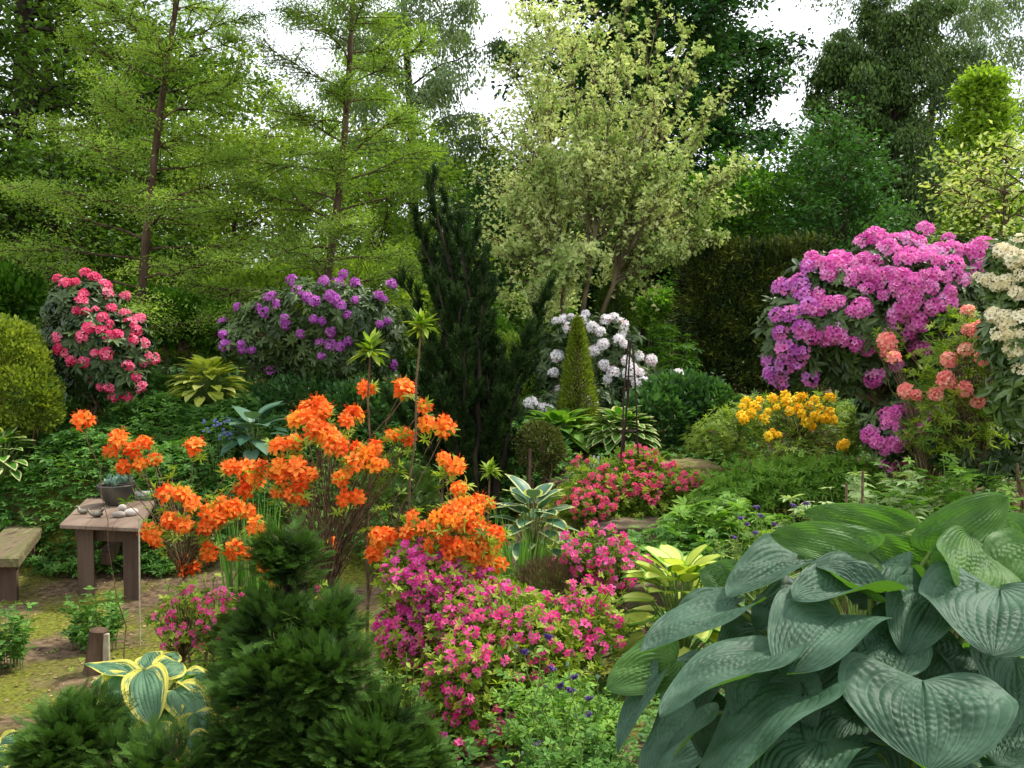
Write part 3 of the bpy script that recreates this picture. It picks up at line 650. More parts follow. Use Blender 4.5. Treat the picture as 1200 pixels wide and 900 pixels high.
# ------------------------------------------------------------------ clipped hedge, thuja column, small conifers
def hedge():
    m = mpp(13.5); c = P(873, 400, 13.5); w, dp = 150*m, 1.5; zt = P(873, 290, 13.5)[2]; z0 = float(g(c[0], 13.5)); h = zt-z0
    root = thing('yew_hedge', 'tall dark clipped yew hedge block with yellowish tips', 'hedge', (c[0], c[1], z0)); n = 30000
    f = rs.rand(n); x = np.where(f < .62, rs.uniform(-.5, .5, n), np.where(f < .81, rs.choice([-.5, .5], n), rs.uniform(-.5, .5, n)))
    y = np.where(f < .62, -.5, np.where(f < .81, rs.uniform(-.5, .5, n), rs.uniform(-.5, .5, n))); z = np.where(f < .81, rs.rand(n), 1.0)
    bul = .05*np.sin(x*9+z*5)+.04*np.sin(z*11-x*4); dpt = rs.rand(n)**1.5*.16
    N = np.stack([np.where((f >= .62) & (f < .81), np.sign(x), 0), np.where(f < .62, -1, 0), np.where(f >= .81, 1, 0)], -1).astype(float)
    p = np.stack([c[0]+x*w, c[1]+y*dp, z0+z*h], -1) + N*(bul-dpt)[:, None] + rs.normal(size=(n, 3))*.05
    mb = MB(); lump = .25+.25*np.sin(p[:, 0]*7+p[:, 2]*3)*np.sin(p[:, 2]*9)
    scat(mb, NARROW, p, N+rs.normal(size=(n, 3))*.5+np.array([0, 0, .3]), rdir(n), .12*rs.uniform(.6, 1.2, n), np.clip(lump+rs.uniform(-.3, .5, n), 0, 1))
    mb.build('foliage', M['yew_green'], root); mb = MB()
    A = np.stack([c[0]+rs.uniform(-.42, .42, 9)*w, c[1]+rs.uniform(-.2, .2, 9), np.full(9, z0-.03)], -1)
    tubes(mb, curve_pts(A, A+np.array([0, 0, h*.85]), 6, 0, .03), .04, 6); mb.build('trunk', M['barkdark'], root, True)
    # dark inner wood of the hedge: dense twigs
    mb = MB(); n = 900; p = np.stack([c[0]+rs.uniform(-.46, .46, n)*w, c[1]+rs.uniform(-.4, .4, n), z0+rs.uniform(.05, .93, n)*h], -1)
    tubes(mb, curve_pts(p, p+rdir(n)*rs.uniform(.15, .4, (n, 1)), 3), .012, 3); mb.build('twigs', M['barkdark'], root)
hedge()
def conifer(name, label, px, py_top, d, rpx, n, ls, leaf, T=NARROW, group=None, power=.75, base_py=None):
    b = P(px, 400, d); b[2] = g(b[0], b[1]); H = P(px, py_top, d)[2]-b[2]; R = rpx*mpp(d)
    root = thing(name, label, 'conifer', b, group); u = rs.rand(n)**.8*.0+rs.rand(n)**1.25; a = rs.uniform(0, 6.28, n)
    rad = R*np.clip((1-u), 0, 1)**power*np.minimum(1, u*5+.72)*rs.uniform(.7, 1.04, n)*(1+.08*np.sin(a*7+u*20))+.01
    p = np.stack([b[0]+np.cos(a)*rad, b[1]+np.sin(a)*rad, b[2]+.03+u*H], -1); mb = MB()
    X = np.stack([np.cos(a), np.sin(a), np.full(n, .7)], -1)+rs.normal(size=(n, 3))*.4
    scat(mb, T, p, X, rdir(n), ls*rs.uniform(.6, 1.2, n)); mb.build('foliage', M[leaf], root); mb = MB()
    tubes(mb, np.array([[b, b+[0, 0, H*.5], b+[0, 0, H*.97]]]), [[.05, .03, .006]], 7)
    q = rs.choice(n, 140); tubes(mb, curve_pts(np.stack([np.full(140, b[0]), np.full(140, b[1]), p[q, 2]-.1], -1), p[q], 4), .008, 3)
    mb.build('trunk', M['bark'], root, True); return root
conifer('thuja_tree', 'narrow green columnar thuja behind the white rhododendron', 722, 284, 16.5, 27, 16000, .1, 'thuja_green', power=.45)
conifer('dwarf_spruce', 'small bright cone shaped dwarf spruce in front of white flowers', 677, 376, 10.6, 26, 9000, .06, 'golden_green', power=.8)

def juniper():
    d = 9.0; b = P(560, 400, d); b[2] = g(b[0], b[1]); root = thing('juniper', 'tall dark spiky juniper with leaning plumes in the centre left', 'conifer', b)
    tips = [(507, 212, 0), (523, 240, .3), (488, 262, .2), (536, 262, -.2), (556, 268, .2), (566, 300, -.2), (497, 300, .4), (470, 330, .3), (575, 340, .4), (641, 345, .1), (622, 392, -.3), (606, 430, -.4), (480, 380, .5), (512, 330, -.5), (540, 350, -.5), (590, 470, -.5), (470, 430, .1), (455, 470, .2), (500, 420, -.6), (630, 400, .5), (585, 420, .3), (560, 420, .2), (530, 430, .4), (500, 450, .3), (575, 380, -.1), (550, 340, .1), (525, 290, .5), (545, 400, -.7), (515, 470, -.7)]
    B = np.array([P(t[0], t[1], d+t[2]) for t in tips]); k = 12; A = b + rs.normal(size=(len(B), 3))*np.array([.15, .12, 0]); A[:, 2] = g(A[:, 0], A[:, 1])-.03
    C = curve_pts(A, B, k, 0, .006, .35); mb = MB(); tubes(mb, C, np.linspace(.05, .008, k)[None], 6)
    n1 = 34; n = len(B)*n1; li = np.repeat(np.arange(len(B)), n1); s = np.tile(np.linspace(.2, .99, n1), len(B)); f = s*(k-1); i0 = np.minimum(f.astype(int), k-2); fr = (f-i0)[:, None]
    P0 = C[li, i0]*(1-fr)+C[li, i0+1]*fr; D0 = unit(C[li, i0+1]-C[li, i0]); D = unit(D0*.9+rdir(n)*.6+np.array([0, 0, .5])); L = rs.uniform(.08, .32, n)*(1.45-s)
    Q = curve_pts(P0, P0+D*L[:, None], 4, -.03); tubes(mb, Q, np.linspace(.008, .003, 4)[None], 3); mb.build('trunk', M['barkdark'], root, True)
    AA = np.repeat(Q[:, 1:].reshape(-1, 3), 6, 0); DD = np.repeat(np.repeat(D, 3, 0), 6, 0); D2 = unit(DD*.8+rdir(len(AA))*.55+np.array([0, 0, .45])); l2 = rs.uniform(.06, .16, len(AA))
    m = 13; N = len(AA)*m; v = np.tile(np.linspace(0, 1, m), len(AA)); p = np.repeat(AA, m, 0)+np.repeat(D2*l2[:, None], m, 0)*v[:, None]
    mb = MB(); scat(mb, NARROW, p, np.repeat(D2, m, 0)+rdir(N)*.7, rdir(N), .05*(1.2-.5*v), np.repeat(rs.rand(len(AA))*.6, m)+v*.35)
    mb.build('foliage', M['juniper_green'], root)
juniper()

# ------------------------------------------------------------------ rhododendrons
RZ = [rosette(ELLIP, 9, .15), rosette(ELLIP, 8, .3), rosette(ELLIP, 10, .0)]
def truss_set(nm, mats, k=5, leaf='rhodo_leaf', **kw):
    n0 = kw.pop('nfl', 14); return [truss_mesh('flower_truss', [M[m] for m in mats]+([M[leaf]] if kw.get('leaves') else []), nfl=n0+(-5, -2, 0, 2, 4)[j], open_=(.8, .55, .5, .4, .4)[j], spread=(1.1, 1.3, 1.4, 1.5, 1.6)[j], flat=(.7, .6, .5, .65, .45)[j], **kw) for j in range(k)]
Z = lambda x0, y0, L: [(x0+a/4, y0+b/4) for a, b in L]
RL = (ELLIP, 8, 1.15)
pink_t = truss_set('pink', ['petal_pink'], leaves=RL)
lob = [lobe(100, 362, 11, 42, 40), lobe(122, 405, 10.9, 58, 48), lobe(80, 400, 11.1, 26, 30), lobe(140, 440, 10.8, 34, 30), lobe(112, 440, 11.2, 32, 34)]
r = shrub('rhododendron', 'rhododendron with deep pink flower trusses at the left', 'rhododendron', lob, None, 900, RZ, .13, 'rhodo_leaf', .55, 1.0, stems=60, group=None)
pts = Z(0, 300, [(270,105),(310,130),(355,120),(400,80),(445,100),(495,140),(497,180),(392,180),(385,215),(360,255),(400,265),(522,245),(585,280),(590,190),(480,290),(515,320),(450,260),(385,375),(415,335),(475,350),(510,375),(550,370),(650,300),(640,350),(620,395),(670,415),(445,455),(497,457),(270,385),(275,435),(305,455),(335,490),(395,500),(600,515),(715,480),(665,500),(427,575),(510,615),(470,610),(590,655),(655,610),(635,565),(535,655),(690,470),(610,320)])
flowers_at(r, lob, pts, pink_t, 18.5, 11)
vio_t = truss_set('violet', ['petal_purple'], leaves=RL)
lob = [lobe(375, 365, 11.3, 66, 40), lobe(320, 380, 11.4, 50, 38), lobe(420, 372, 11.2, 45, 36), lobe(285, 400, 11.2, 34, 26), lobe(390, 410, 11.4, 60, 34), lobe(450, 400, 11.5, 26, 40), lobe(330, 420, 11.8, 45, 26)]
r = shrub('rhododendron', 'spreading rhododendron with purple flower trusses left of the juniper', 'rhododendron', lob, P(380, 450, 11.4), 800, RZ, .12, 'rhodo_leaf', .6, 1.0, stems=90, r0=.03)
pts = Z(300, 300, [(410,90),(170,115),(318,120),(382,130),(465,130),(640,130),(75,190),(50,200),(100,225),(200,170),(240,195),(275,215),(345,185),(370,205),(400,235),(465,205),(570,190),(600,205),(430,275),(270,295),(310,305),(210,365),(350,355),(300,405),(350,415),(395,425),(435,395),(305,470),(580,320),(615,305),(70,530),(645,512),(140,320),(135,290),(10,240),(40,270)]) + Z(0, 300, [(1112,238),(1045,310),(1047,367),(1057,422),(1130,415),(1135,440),(1180,440)])
flowers_at(r, lob, pts, vio_t, 17, 11.2)
white_t = truss_set('white', ['petal_white'], leaves=RL, nfl=12, fr=.42)
lob = [lobe(690, 390, 11.6, 50, 26), lobe(715, 420, 11.5, 38, 36), lobe(735, 450, 11.3, 34, 28), lobe(650, 430, 11.8, 38, 40), lobe(640, 475, 11.0, 34, 14), lobe(690, 468, 11.0, 30, 24), lobe(775, 445, 11.3, 20, 12)]
r = shrub('rhododendron', 'rhododendron covered in white trusses behind the little cone conifer', 'rhododendron', lob, P(690, 480, 11.6), 700, RZ, .12, 'rhodo_leaf', .55, 1.0, stems=60)
pts = Z(600, 300, [(345,275),(205,305),(278,290),(262,338),(440,300),(475,295),(510,330),(515,365),(375,335),(410,355),(430,415),(520,415),(210,470),(195,545),(595,470),(650,490),(535,490),(380,450),(600,545),(550,560),(575,590),(610,600),(475,550),(450,575),(780,560),(90,690),(140,710),(180,725),(220,735),(340,680),(335,730),(370,695),(580,655),(545,660),(215,625),(320,690),(430,510),(330,300),(240,300),(500,400),(560,530),(590,620),(400,440)])
flowers_at(r, lob, pts, white_t, 18.5, 11.4)
mag_t = truss_set('magenta', ['petal_magenta'], leaves=(ELLIP, 8, 1.0), nfl=16); mv_t = truss_set('violetmag', ['petal_violet', 'petal_magenta'], leaves=(ELLIP, 8, 1.0), nfl=16)
mv_t2 = [truss_mesh('flower_truss', [M['petal_violet'], M['petal_violet'], M['rhodo_leaf']], leaves=(ELLIP, 8, 1.0), nfl=16) for _ in range(2)]
lob = [lobe(1045, 335, 8.4, 90, 55), lobe(965, 345, 8.3, 55, 42), lobe(935, 385, 8.2, 44, 48), lobe(1000, 380, 8.2, 70, 55), lobe(1080, 350, 8.0, 62, 52), lobe(1140, 320, 8.3, 48, 45), lobe(940, 425, 8.3, 38, 32), lobe(1010, 420, 8.3, 60, 40), lobe(1100, 400, 8.2, 60, 60), lobe(1090, 470, 8.4, 70, 60), lobe(1180, 380, 8.5, 50, 90)]
r = shrub('rhododendron', 'huge rhododendron with magenta pink trusses in the upper right', 'rhododendron', lob, P(1060, 500, 8.5), 2100, RZ, .12, 'rhodo_leaf', .5, .98, stems=110, r0=.035)
pts = Z(900, 250, [(735,78),(500,110),(540,130),(450,140),(600,130),(650,130),(700,145),(200,215),(190,255),(240,240),(330,220),(300,250),(380,235),(450,215),(500,230),(600,190),(560,165),(660,200),(700,215),(740,190),(640,235),(760,230),(800,180),(850,130),(860,190),(810,230),(860,250),(1010,155),(960,185),(1030,240),(990,260),(1070,240),(60,350),(95,355),(150,335),(165,385),(240,390),(480,285),(430,285),(400,290),(550,300),(590,290),(630,300),(690,325),(730,300),(780,290),(830,300),(870,280),(910,310),(760,345),(850,370),(650,385),(700,400),(625,450),(660,430),(50,480),(100,480),(60,560),(190,440),(240,440),(290,430),(330,415),(140,460),(400,465),(440,445),(160,540),(205,570),(310,560),(350,590),(280,580),(410,610),(460,600),(470,640),(95,635),(160,650),(85,700),(130,690),(195,765),(70,790),(10,690),(560,570),(640,560),(700,630),(740,640),(600,710),(495,765),(700,510),(15,760),(460,360),(540,390),(600,350),(770,440),(830,420),(600,480),(560,640),(380,320),(280,290),(520,345),(340,255)])
mag_pick = lambda q: (mv_t2[rs.randint(2)] if q[0] < 912 else (mv_t[rs.randint(3)] if q[0] < 950 else mag_t[rs.randint(3)]))
flowers_at(r, lob, pts, mag_pick, 30, 8.2)
lob = [lobe(1045, 505, 7.6, 34, 32), lobe(1080, 500, 7.9, 40, 45), lobe(1130, 510, 8.0, 40, 40)]
r = shrub('rhododendron', 'low rhododendron branch mass with magenta trusses below the huge one', 'rhododendron', lob, P(1080, 560, 7.9), 420, RZ, .12, 'rhodo_leaf', .5, .98, stems=30)
flowers_at(r, lob, Z(900, 475, [(480,135),(560,50),(560,90),(600,40),(620,150),(550,200),(590,180),(640,250),(560,290),(725,50),(600,110),(630,20),(700,120),(690,20),(520,170)]), mag_t, 29, 7.8)
# cream rhododendron at the right edge
cream_t = truss_set('cream', ['petal_cream'], leaves=(ELLIP, 8, 1.1), nfl=14, leaf='rhodo_green')
lob = [lobe(1195, 320, 6.4, 42, 42), lobe(1190, 390, 6.3, 40, 50), lobe(1200, 460, 6.3, 40, 50)]
r = shrub('rhododendron', 'rhododendron with cream white trusses at the right edge', 'rhododendron', lob, P(1215, 560, 6.5), 330, RZ, .12, 'rhodo_green', .6, 1.0, stems=30)
flowers_at(r, lob, Z(900, 250, [(1180,135),(1140,195),(1150,220),(1180,290),(1040,310),(990,310),(1080,330),(1130,570),(1090,570),(1060,480),(1190,500),(1110,500),(1180,745),(1170,380),(1100,180),(1190,215),(1120,320),(1180,560),(1150,640)]), cream_t, 28, 6.4)

# ------------------------------------------------------------------ azaleas
AZ = [rosette(LANCE, 8, .35), rosette(LANCE, 7, .5)]; AZS = [rosette(leaf8(.2, .15, .05, .5), 7, .35), rosette(leaf8(.2, .15, .05, .5), 6, .55)]
def azalea(name, label, lob, base, pts, meshes, size, d, stems_r=.014, nshoot=2, leafn=200, leaf='azalea_leaf', T=None, ls=.06, hubs=7, pname='flower_cluster', lo=.6, extra=None, group=None, upb=.6):
    base = np.array(base, float); base[2] = g(base[0], base[1]); root = thing(name, label, 'azalea', base, group)
    fp = flowers_at(root, lob, pts, meshes, size, d, name=pname)
    p, nr = lobe_pts(lob, leafn, lo, 1.0) if leafn else (np.zeros((0, 3)), None); mb = MB(); T = T or AZ
    al = [p] if leafn else []
    if nshoot: al.append(np.repeat(fp, nshoot, 0)+rs.normal(size=(len(fp)*nshoot, 3))*.035-np.array([0, 0, .02]))
    q = np.concatenate(al)
    for i, t in enumerate(T):
        s = slice(i, None, len(T)); scat(mb, t, q[s], rs.normal(size=q[s].shape)*.35+np.array([0, 0, upb]), rdir(len(q[s])), ls*rs.uniform(.7, 1.2, len(q[s])))
    mb.build('foliage', M[leaf], root)
    sub = p[rs.choice(len(p), min(len(p), 160), replace=False)] if leafn else p
    stems_to(root, base, np.concatenate([fp, sub]), stems_r, hubs, 'twig', 'stems', .3, .015)
    return root
or_t = [truss_mesh('flower_cluster', [M['petal_orange'], M['petal_redorange'], M['azalea_leaf']], nfl=rs.randint(5, 9), fr=.68, dome=.5, w=.27, curl=.35, open_=.5, leaves=(LANCE, 9, 1.05), stamens=True, spread=1.35) for _ in range(7)]
A1 = [(140,515),(155,530),(130,530),(165,545),(145,548),(182,540),(228,525),(270,548),(290,552),(300,565),(197,580),(215,580),(225,590),(245,600),(260,590),(275,595),(290,600),(240,620),(178,622),(200,610),(215,615),(275,645),(290,650),(245,645),(222,665),(310,665),(285,575),(268,600),(255,610),(186,628),(170,520)]
A2 = [(327,524),(308,548),(320,555),(330,548),(332,562),(348,550),(352,565),(365,555),(354,585),(325,575),(340,580),(300,560),(380,515),(368,505),(388,525),(400,528),(418,525),(430,533),(435,545),(416,545),(440,524),(448,546),(400,560),(403,583),(420,582),(478,516),(465,512),(372,472),(380,482),(350,495),(360,492),(414,488),(375,508),(385,512),(398,522),(472,457),(478,460),(497,477),(500,497),(520,495),(522,503),(456,512),(478,511),(430,456),(345,520),(390,645),(386,638),(313,670),(328,685),(302,618),(405,495),(360,480)]
A3 = [(520,538),(535,547),(539,575),(485,607),(525,600),(535,597),(545,607),(558,600),(515,610),(480,625),(495,620),(510,620),(540,615),(555,620),(570,625),(580,628),(550,635),(565,638),(575,640),(538,640),(553,648),(520,630),(562,590),(572,592),(445,630),(455,630),(440,650),(447,650),(575,660),(585,662),(565,655),(527,648),(550,670),(570,690),(545,700),(532,612),(548,592),(505,640),(560,612)]
lobO = [lobe(225, 600, 5.6, 70, 55, .35)]
azalea('azalea', 'leggy azalea with orange flower clusters in front of the table', lobO, P(255, 700, 5.7), A1, or_t, 27, 5.6, .013, 2, 40, ls=.065)
lobO = [lobe(390, 560, 5.2, 100, 75, .4)]
ra = azalea('azalea', 'tall bare stemmed azalea with orange flower clusters in the centre left', lobO, P(405, 720, 5.2), A2, or_t, 27, 5.2, .018, 2, 46, ls=.065)
lobO = [lobe(535, 620, 4.9, 60, 50, .35)]
azalea('azalea', 'dense low azalea with orange clusters above the hot pink azalea', lobO, P(520, 720, 5.0), A3, or_t, 27, 4.9, .014, 2, 60, ls=.06)
azalea('azalea', 'single thin azalea stem with one orange flower at far left', [lobe(99, 493, 5.4, 10, 10)], P(165, 640, 5.5), [(99, 493)], or_t, 24, 5.4, .006, 1, 0, hubs=1)
# tall bare shoots with green whorls
def whorl_stem(label, top, base, d, r, T=leaf8(.13, .22, .04, .5)):
    p = P(top[0], top[1], d); b = P(base[0], base[1], d); z = float(g(b[0], b[1])); root = thing('azalea_shoot', label, 'shoot', (b[0], b[1], z), 'bare shoots with green leaf whorls')
    mb = MB(); tubes(mb, curve_pts(np.array([b[0], b[1], z-.02]), p, 9, 0, .006, .2), np.linspace(.009, .006, 9)[None], 6); mb.build('stem', M['twig'], root, True)
    mb = MB(); n = 46; a = rs.uniform(0, 6.28, n); e = rs.uniform(-.45, 1.35, n); X = np.stack([np.cos(a)*np.cos(e), np.sin(a)*np.cos(e), np.sin(e)], -1)
    scat(mb, T, np.tile(p, (n, 1))+rs.normal(size=(n, 3))*.008, X, np.tile([[0, 0, 1.]], (n, 1)), r*rs.uniform(.7, 1.15, n)); mb.build('leaf_whorl', M['azalea_leaf'], root)
whorl_stem('taller bare shoot topped by a green leaf whorl before the juniper', (494, 383), (468, 700), 5.0, .12)
whorl_stem('shorter bare shoot topped by a green leaf whorl left of the juniper', (434, 412), (430, 700), 5.1, .125)
whorl_stem('small green leaf whorl on a shoot right of the orange clusters', (574, 553), (560, 700), 5.3, .085)
whorl_stem('small pale leaf whorl on a shoot above the dense orange azalea', (520, 556), (515, 700), 5.0, .08)
whorl_stem('leafy whorl on a shoot just below the dark mound conifer', (470, 610), (478, 720), 5.2, .06)

hp_t = [truss_mesh('flower_cluster', [M['petal_hotpink'], M['petal_fuchsia'], M['azalea_leaf']], nfl=rs.randint(3, 7), fr=.62, dome=.55, w=.3, curl=.2, open_=rs.uniform(.3, .8), leaves=(leaf8(.2, .1, .04, .5), 10, .85), spread=1.45) for _ in range(6)]
fu_t = [truss_mesh('flower_cluster', [M['petal_fuchsia'], M['petal_fuchsia'], M['azalea_leaf']], nfl=rs.randint(3, 7), fr=.62, dome=.55, w=.3, curl=.2, open_=rs.uniform(.3, .8), leaves=(leaf8(.2, .1, .04, .5), 10, .85), spread=1.45) for _ in range(3)]
ro_t = [truss_mesh('flower_cluster', [M['petal_rose'], M['petal_hotpink'], M['azalea_leaf']], nfl=rs.randint(4, 8), fr=.6, dome=.55, w=.3, curl=.2, open_=rs.uniform(.3, .8), leaves=(leaf8(.2, .1, .04, .5), 9, .85), spread=1.45) for _ in range(4)]
ye_t = [truss_mesh('flower_cluster', [M['petal_yellow'], M['petal_yellow'], M['azalea_leaf']], nfl=8, fr=.6, dome=.52, w=.28, curl=.3, leaves=(LANCE, 6, .9), spread=1.5) for _ in range(3)]
pe_t = [truss_mesh('flower_cluster', [M['petal_peach'], M['petal_peach'], M['azalea_leaf']], nfl=10, fr=.55, dome=.55, w=.3, curl=.3, leaves=(LANCE, 6, .9), spread=1.5) for _ in range(3)]
def spread_pts(polys, n, mind=9):
    out = []; t = 0
    while len(out) < n and t < 6000:
        t += 1; cx, cy_, rx, ry = polys[rs.randint(len(polys))] if True else None
        a = rs.uniform(0, 6.28); r_ = math.sqrt(rs.rand()); q = (cx+rx*r_*math.cos(a), cy_+ry*r_*math.sin(a))
        if all((q[0]-o[0])**2+(q[1]-o[1])**2 > mind*mind for o in out): out.append(q)
    return out
lobP = [lobe(500, 680, 4.7, 62, 45, .3), lobe(545, 720, 4.6, 60, 46, .35), lobe(485, 750, 4.6, 52, 50, .3)]
pp = spread_pts([(500, 665, 52, 32), (520, 695, 65, 40), (480, 740, 40, 40), (560, 700, 40, 30)], 98, 10)
azalea('azalea', 'fuchsia purple azalea below the dense orange azalea', lobP, P(520, 840, 4.7), pp, lambda q: (fu_t+hp_t[:1])[rs.randint(4)], 17, 4.6, .010, 3, 1500, ls=.038, T=AZS, hubs=8, lo=.4)
lobP = [lobe(610, 740, 4.4, 80, 46, .35), lobe(680, 735, 4.6, 60, 44, .3), lobe(560, 790, 4.2, 70, 60, .35), lobe(640, 790, 4.3, 60, 50, .3), lobe(545, 860, 4.0, 50, 46, .25)]
pp = spread_pts([(600, 725, 80, 35), (660, 735, 75, 38), (590, 760, 75, 45), (520, 790, 40, 50), (560, 860, 50, 34), (690, 700, 30, 20)], 99, 12)
azalea('azalea', 'broad hot pink azalea in the lower centre with yellow green leaves', lobP, P(600, 880, 4.4), pp, hp_t, 18, 4.4, .010, 3, 2300, ls=.038, T=AZS, hubs=9, lo=.4)
lobP = [lobe(690, 645, 5.6, 45, 28, .3), lobe(725, 665, 5.6, 38, 30, .3), lobe(670, 690, 5.6, 30, 20, .3)]
pp = spread_pts([(700, 640, 45, 22), (725, 665, 38, 25), (690, 660, 40, 20)], 34, 11)
azalea('azalea', 'small pink azalea with yellow green leaves in front of the long rock', lobP, P(705, 700, 5.7), pp, hp_t, 17, 5.6, .008, 2, 420, ls=.036, T=AZS, lo=.4)
lobP = [lobe(745, 540, 8.2, 30, 16, .3), lobe(720, 565, 8.1, 60, 28, .4), lobe(690, 590, 7.9, 50, 26, .4), lobe(780, 565, 8.2, 55, 18, .4), lobe(740, 590, 8.0, 50, 22, .4)]
pp = spread_pts([(748, 538, 24, 14), (770, 552, 30, 10), (740, 560, 50, 20), (690, 592, 35, 20), (712, 575, 40, 16), (805, 565, 20, 10), (765, 575, 10, 18), (680, 540, 14, 5)], 90, 7)
azalea('azalea', 'wide rose red azalea spreading round the thin iron obelisk', lobP, P(730, 610, 8.1), pp, ro_t, 11, 8.1, .01, 2, 1700, ls=.05, T=AZS, lo=.5)
lobP = [lobe(225, 720, 5.0, 45, 42, .3), lobe(270, 730, 5.0, 30, 40, .3)]
pp = spread_pts([(225, 725, 45, 35), (265, 715, 25, 25), (200, 740, 18, 22)], 34, 10)
azalea('azalea', 'sparse young pink azalea left of the feathery dark conifer', lobP, P(240, 770, 5.0), pp, hp_t, 13, 5.0, .008, 2, 300, ls=.038, T=AZS, lo=.3)
azalea('azalea', 'lone pink sprig low in the centre left by the dark conifer', [lobe(372, 689, 4.4, 12, 10)], P(385, 760, 4.4), [(372, 689)], hp_t, 14, 4.4, .004, 2, 10, ls=.035, T=AZS, hubs=1)
lobP = [lobe(900, 492, 9.2, 50, 30, .5), lobe(950, 488, 9.2, 50, 28, .5), lobe(865, 508, 9.1, 46, 34, .5), lobe(980, 512, 9.1, 40, 32, .5), lobe(915, 525, 9.0, 60, 28, .5)]
pp = [(875,472),(890,470),(905,468),(920,472),(940,466),(955,470),(972,468),(880,485),(872,492),(900,483),(870,478),(925,482),(940,485),(955,488),(968,490),(972,483),(905,507),(912,510),(900,512),(945,495),(952,500),(966,492),(987,523),(990,520),(920,465),(935,478),(960,478),(885,478),(910,478),(932,470),(895,492),(948,476),(976,492),(868,488)]
azalea('azalea', 'yellow flowered azalea beside the magenta rhododendron', lobP, P(915, 545, 9.2), pp, ye_t, 16, 9.1, .012, 1, 1000, ls=.07, lo=.45, leaf='small_leaf')
lobP = [lobe(1130, 400, 7.2, 45, 40, .4), lobe(1110, 450, 7.1, 50, 45, .4), lobe(1150, 420, 7.0, 40, 50, .4), lobe(1040, 400, 7.6, 16, 18, .2), lobe(1095, 465, 7.2, 40, 25, .3), lobe(1130, 500, 7.0, 50, 34, .4), lobe(1090, 510, 7.1, 36, 28, .3)]
pp = Z(900, 250, [(935,460),(940,545),(1010,530),(930,640),(850,690),(830,770),(915,825),(700,850),(790,850),(1020,670),(1120,640),(570,640),(560,600),(650,830),(980,880),(1140,720),(970,550),(1040,640),(840,790),(1100,600),(1140,560),(590,680),(1010,560)])
azalea('azalea', 'azalea with salmon peach clusters between magenta and cream rhododendrons', lobP, P(1110, 560, 7.2), pp, pe_t, 25, 7.1, .012, 1, 620, ls=.075, lo=.5)

# ------------------------------------------------------------------ mounds, globes and small conifers
sh = shrub
sh('box_globe', 'large golden green clipped globe shrub at the left edge', 'shrub', [lobe(0, 420, 10.2, 44, 46), lobe(16, 462, 10.1, 48, 40), lobe(38, 430, 10.2, 18, 26), lobe(-14, 495, 10.1, 50, 30), lobe(50, 480, 10.1, 20, 22), lobe(20, 395, 10.2, 18, 16)], None, 12000, [leaf8(.3, .05, .05, .5)], .06, 'golden_green', .7, 1.05, .4, 60, zr=None, pw=.6)
sh('box_ball', 'small olive boxwood ball on a short stem beside a stake', 'shrub', [lobe(633, 523, 9.0, 27, 28)], None, 3600, [LEAF4], .04, 'box_leaf', .75, 1.02, .3, 40)
sh('thuja_globe', 'dark green rounded thuja mound behind orange azalea stems', 'conifer', [lobe(468, 590, 7.0, 42, 38), lobe(445, 605, 7.1, 30, 26)], None, 900, FAN, .1, 'thuja_green', .75, 1.0, .6, 30, zr=.6)
sh('heather', 'brown green heather cushion in front of the pink azalea', 'heather', [lobe(640, 680, 5.4, 34, 24, .25), lobe(668, 672, 5.6, 26, 18, .2)], None, 5000, [NEEDLE], .045, 'heather', .6, 1.0, .8, 60, r0=.004)
sh('golden_creeper', 'low yellow green creeping shrub right of the orange azalea', 'shrub', [lobe(585, 700, 5.2, 45, 16, .3), lobe(610, 712, 5.0, 30, 14, .25)], None, 2600, [OVATE], .03, 'azalea_leaf', .6, 1.0, .6, 20, r0=.004)
sh('hydrangea', 'leafy mound with dark green leaves right of the white rhododendron', 'shrub', [lobe(800, 470, 10.6, 55, 30), lobe(770, 490, 10.3, 45, 30), lobe(835, 485, 10.4, 34, 28)], None, 2600, [OVATE], .11, 'dark_cover', .7, 1.0, .5, 60, zr=.5)
sh('spirea', 'loose shrub with small yellow green leaves beside yellow flowers', 'shrub', [lobe(838, 520, 9.8, 36, 30), lobe(870, 495, 10.3, 36, 28), lobe(1005, 505, 10.4, 40, 30)], None, 2600, AZ, .055, 'small_leaf', .3, 1.1, .6, 60)
sh('spirea', 'fine leaved green shrub in the middle right above the peony leaves', 'shrub', [lobe(880, 570, 7.8, 50, 24), lobe(935, 565, 8.0, 56, 24), lobe(850, 590, 7.6, 40, 20), lobe(985, 562, 7.9, 40, 24)], None, 2400, [PINN, AZ[0]], .085, 'fresh_leaf', .2, 1.15, .6, 60, zr=.5)
sh('viburnum', 'leafy green shrub low left of the juniper behind the bank', 'shrub', [lobe(365, 470, 11.4, 70, 30), lobe(425, 480, 10.8, 50, 32)], None, 4200, [OVATE], .075, 'dark_cover', .6, 1.02, .5, 60, zr=.5)
sh('hedge_perennials', 'row of tall fresh green perennials behind the pink rhododendron', 'plants', [lobe(205, 375, 13.5, 55, 32, .6), lobe(165, 365, 13.8, 34, 30, .5), lobe(255, 385, 13.4, 34, 30, .5)], None, 6000, [OVATE], .1, 'hedge_leaf', .6, 1.02, .6, 70, zr=.5)
sh('dogwood_shrub', 'fresh pale green shrub behind the juniper right side', 'shrub', [lobe(600, 375, 15, 44, 26), lobe(640, 385, 14.5, 34, 24), lobe(575, 400, 14, 30, 30)], None, 4200, [OVATE], .1, 'fresh_leaf', .6, 1.02, .5, 50)
sh('berry_shrub', 'yellow green shrub in shade between juniper and white rhododendron', 'shrub', [lobe(596, 430, 12.8, 34, 40), lobe(615, 460, 12.5, 24, 30)], None, 3000, [OVATE], .07, 'wood_green', .5, 1.02, .5, 50)
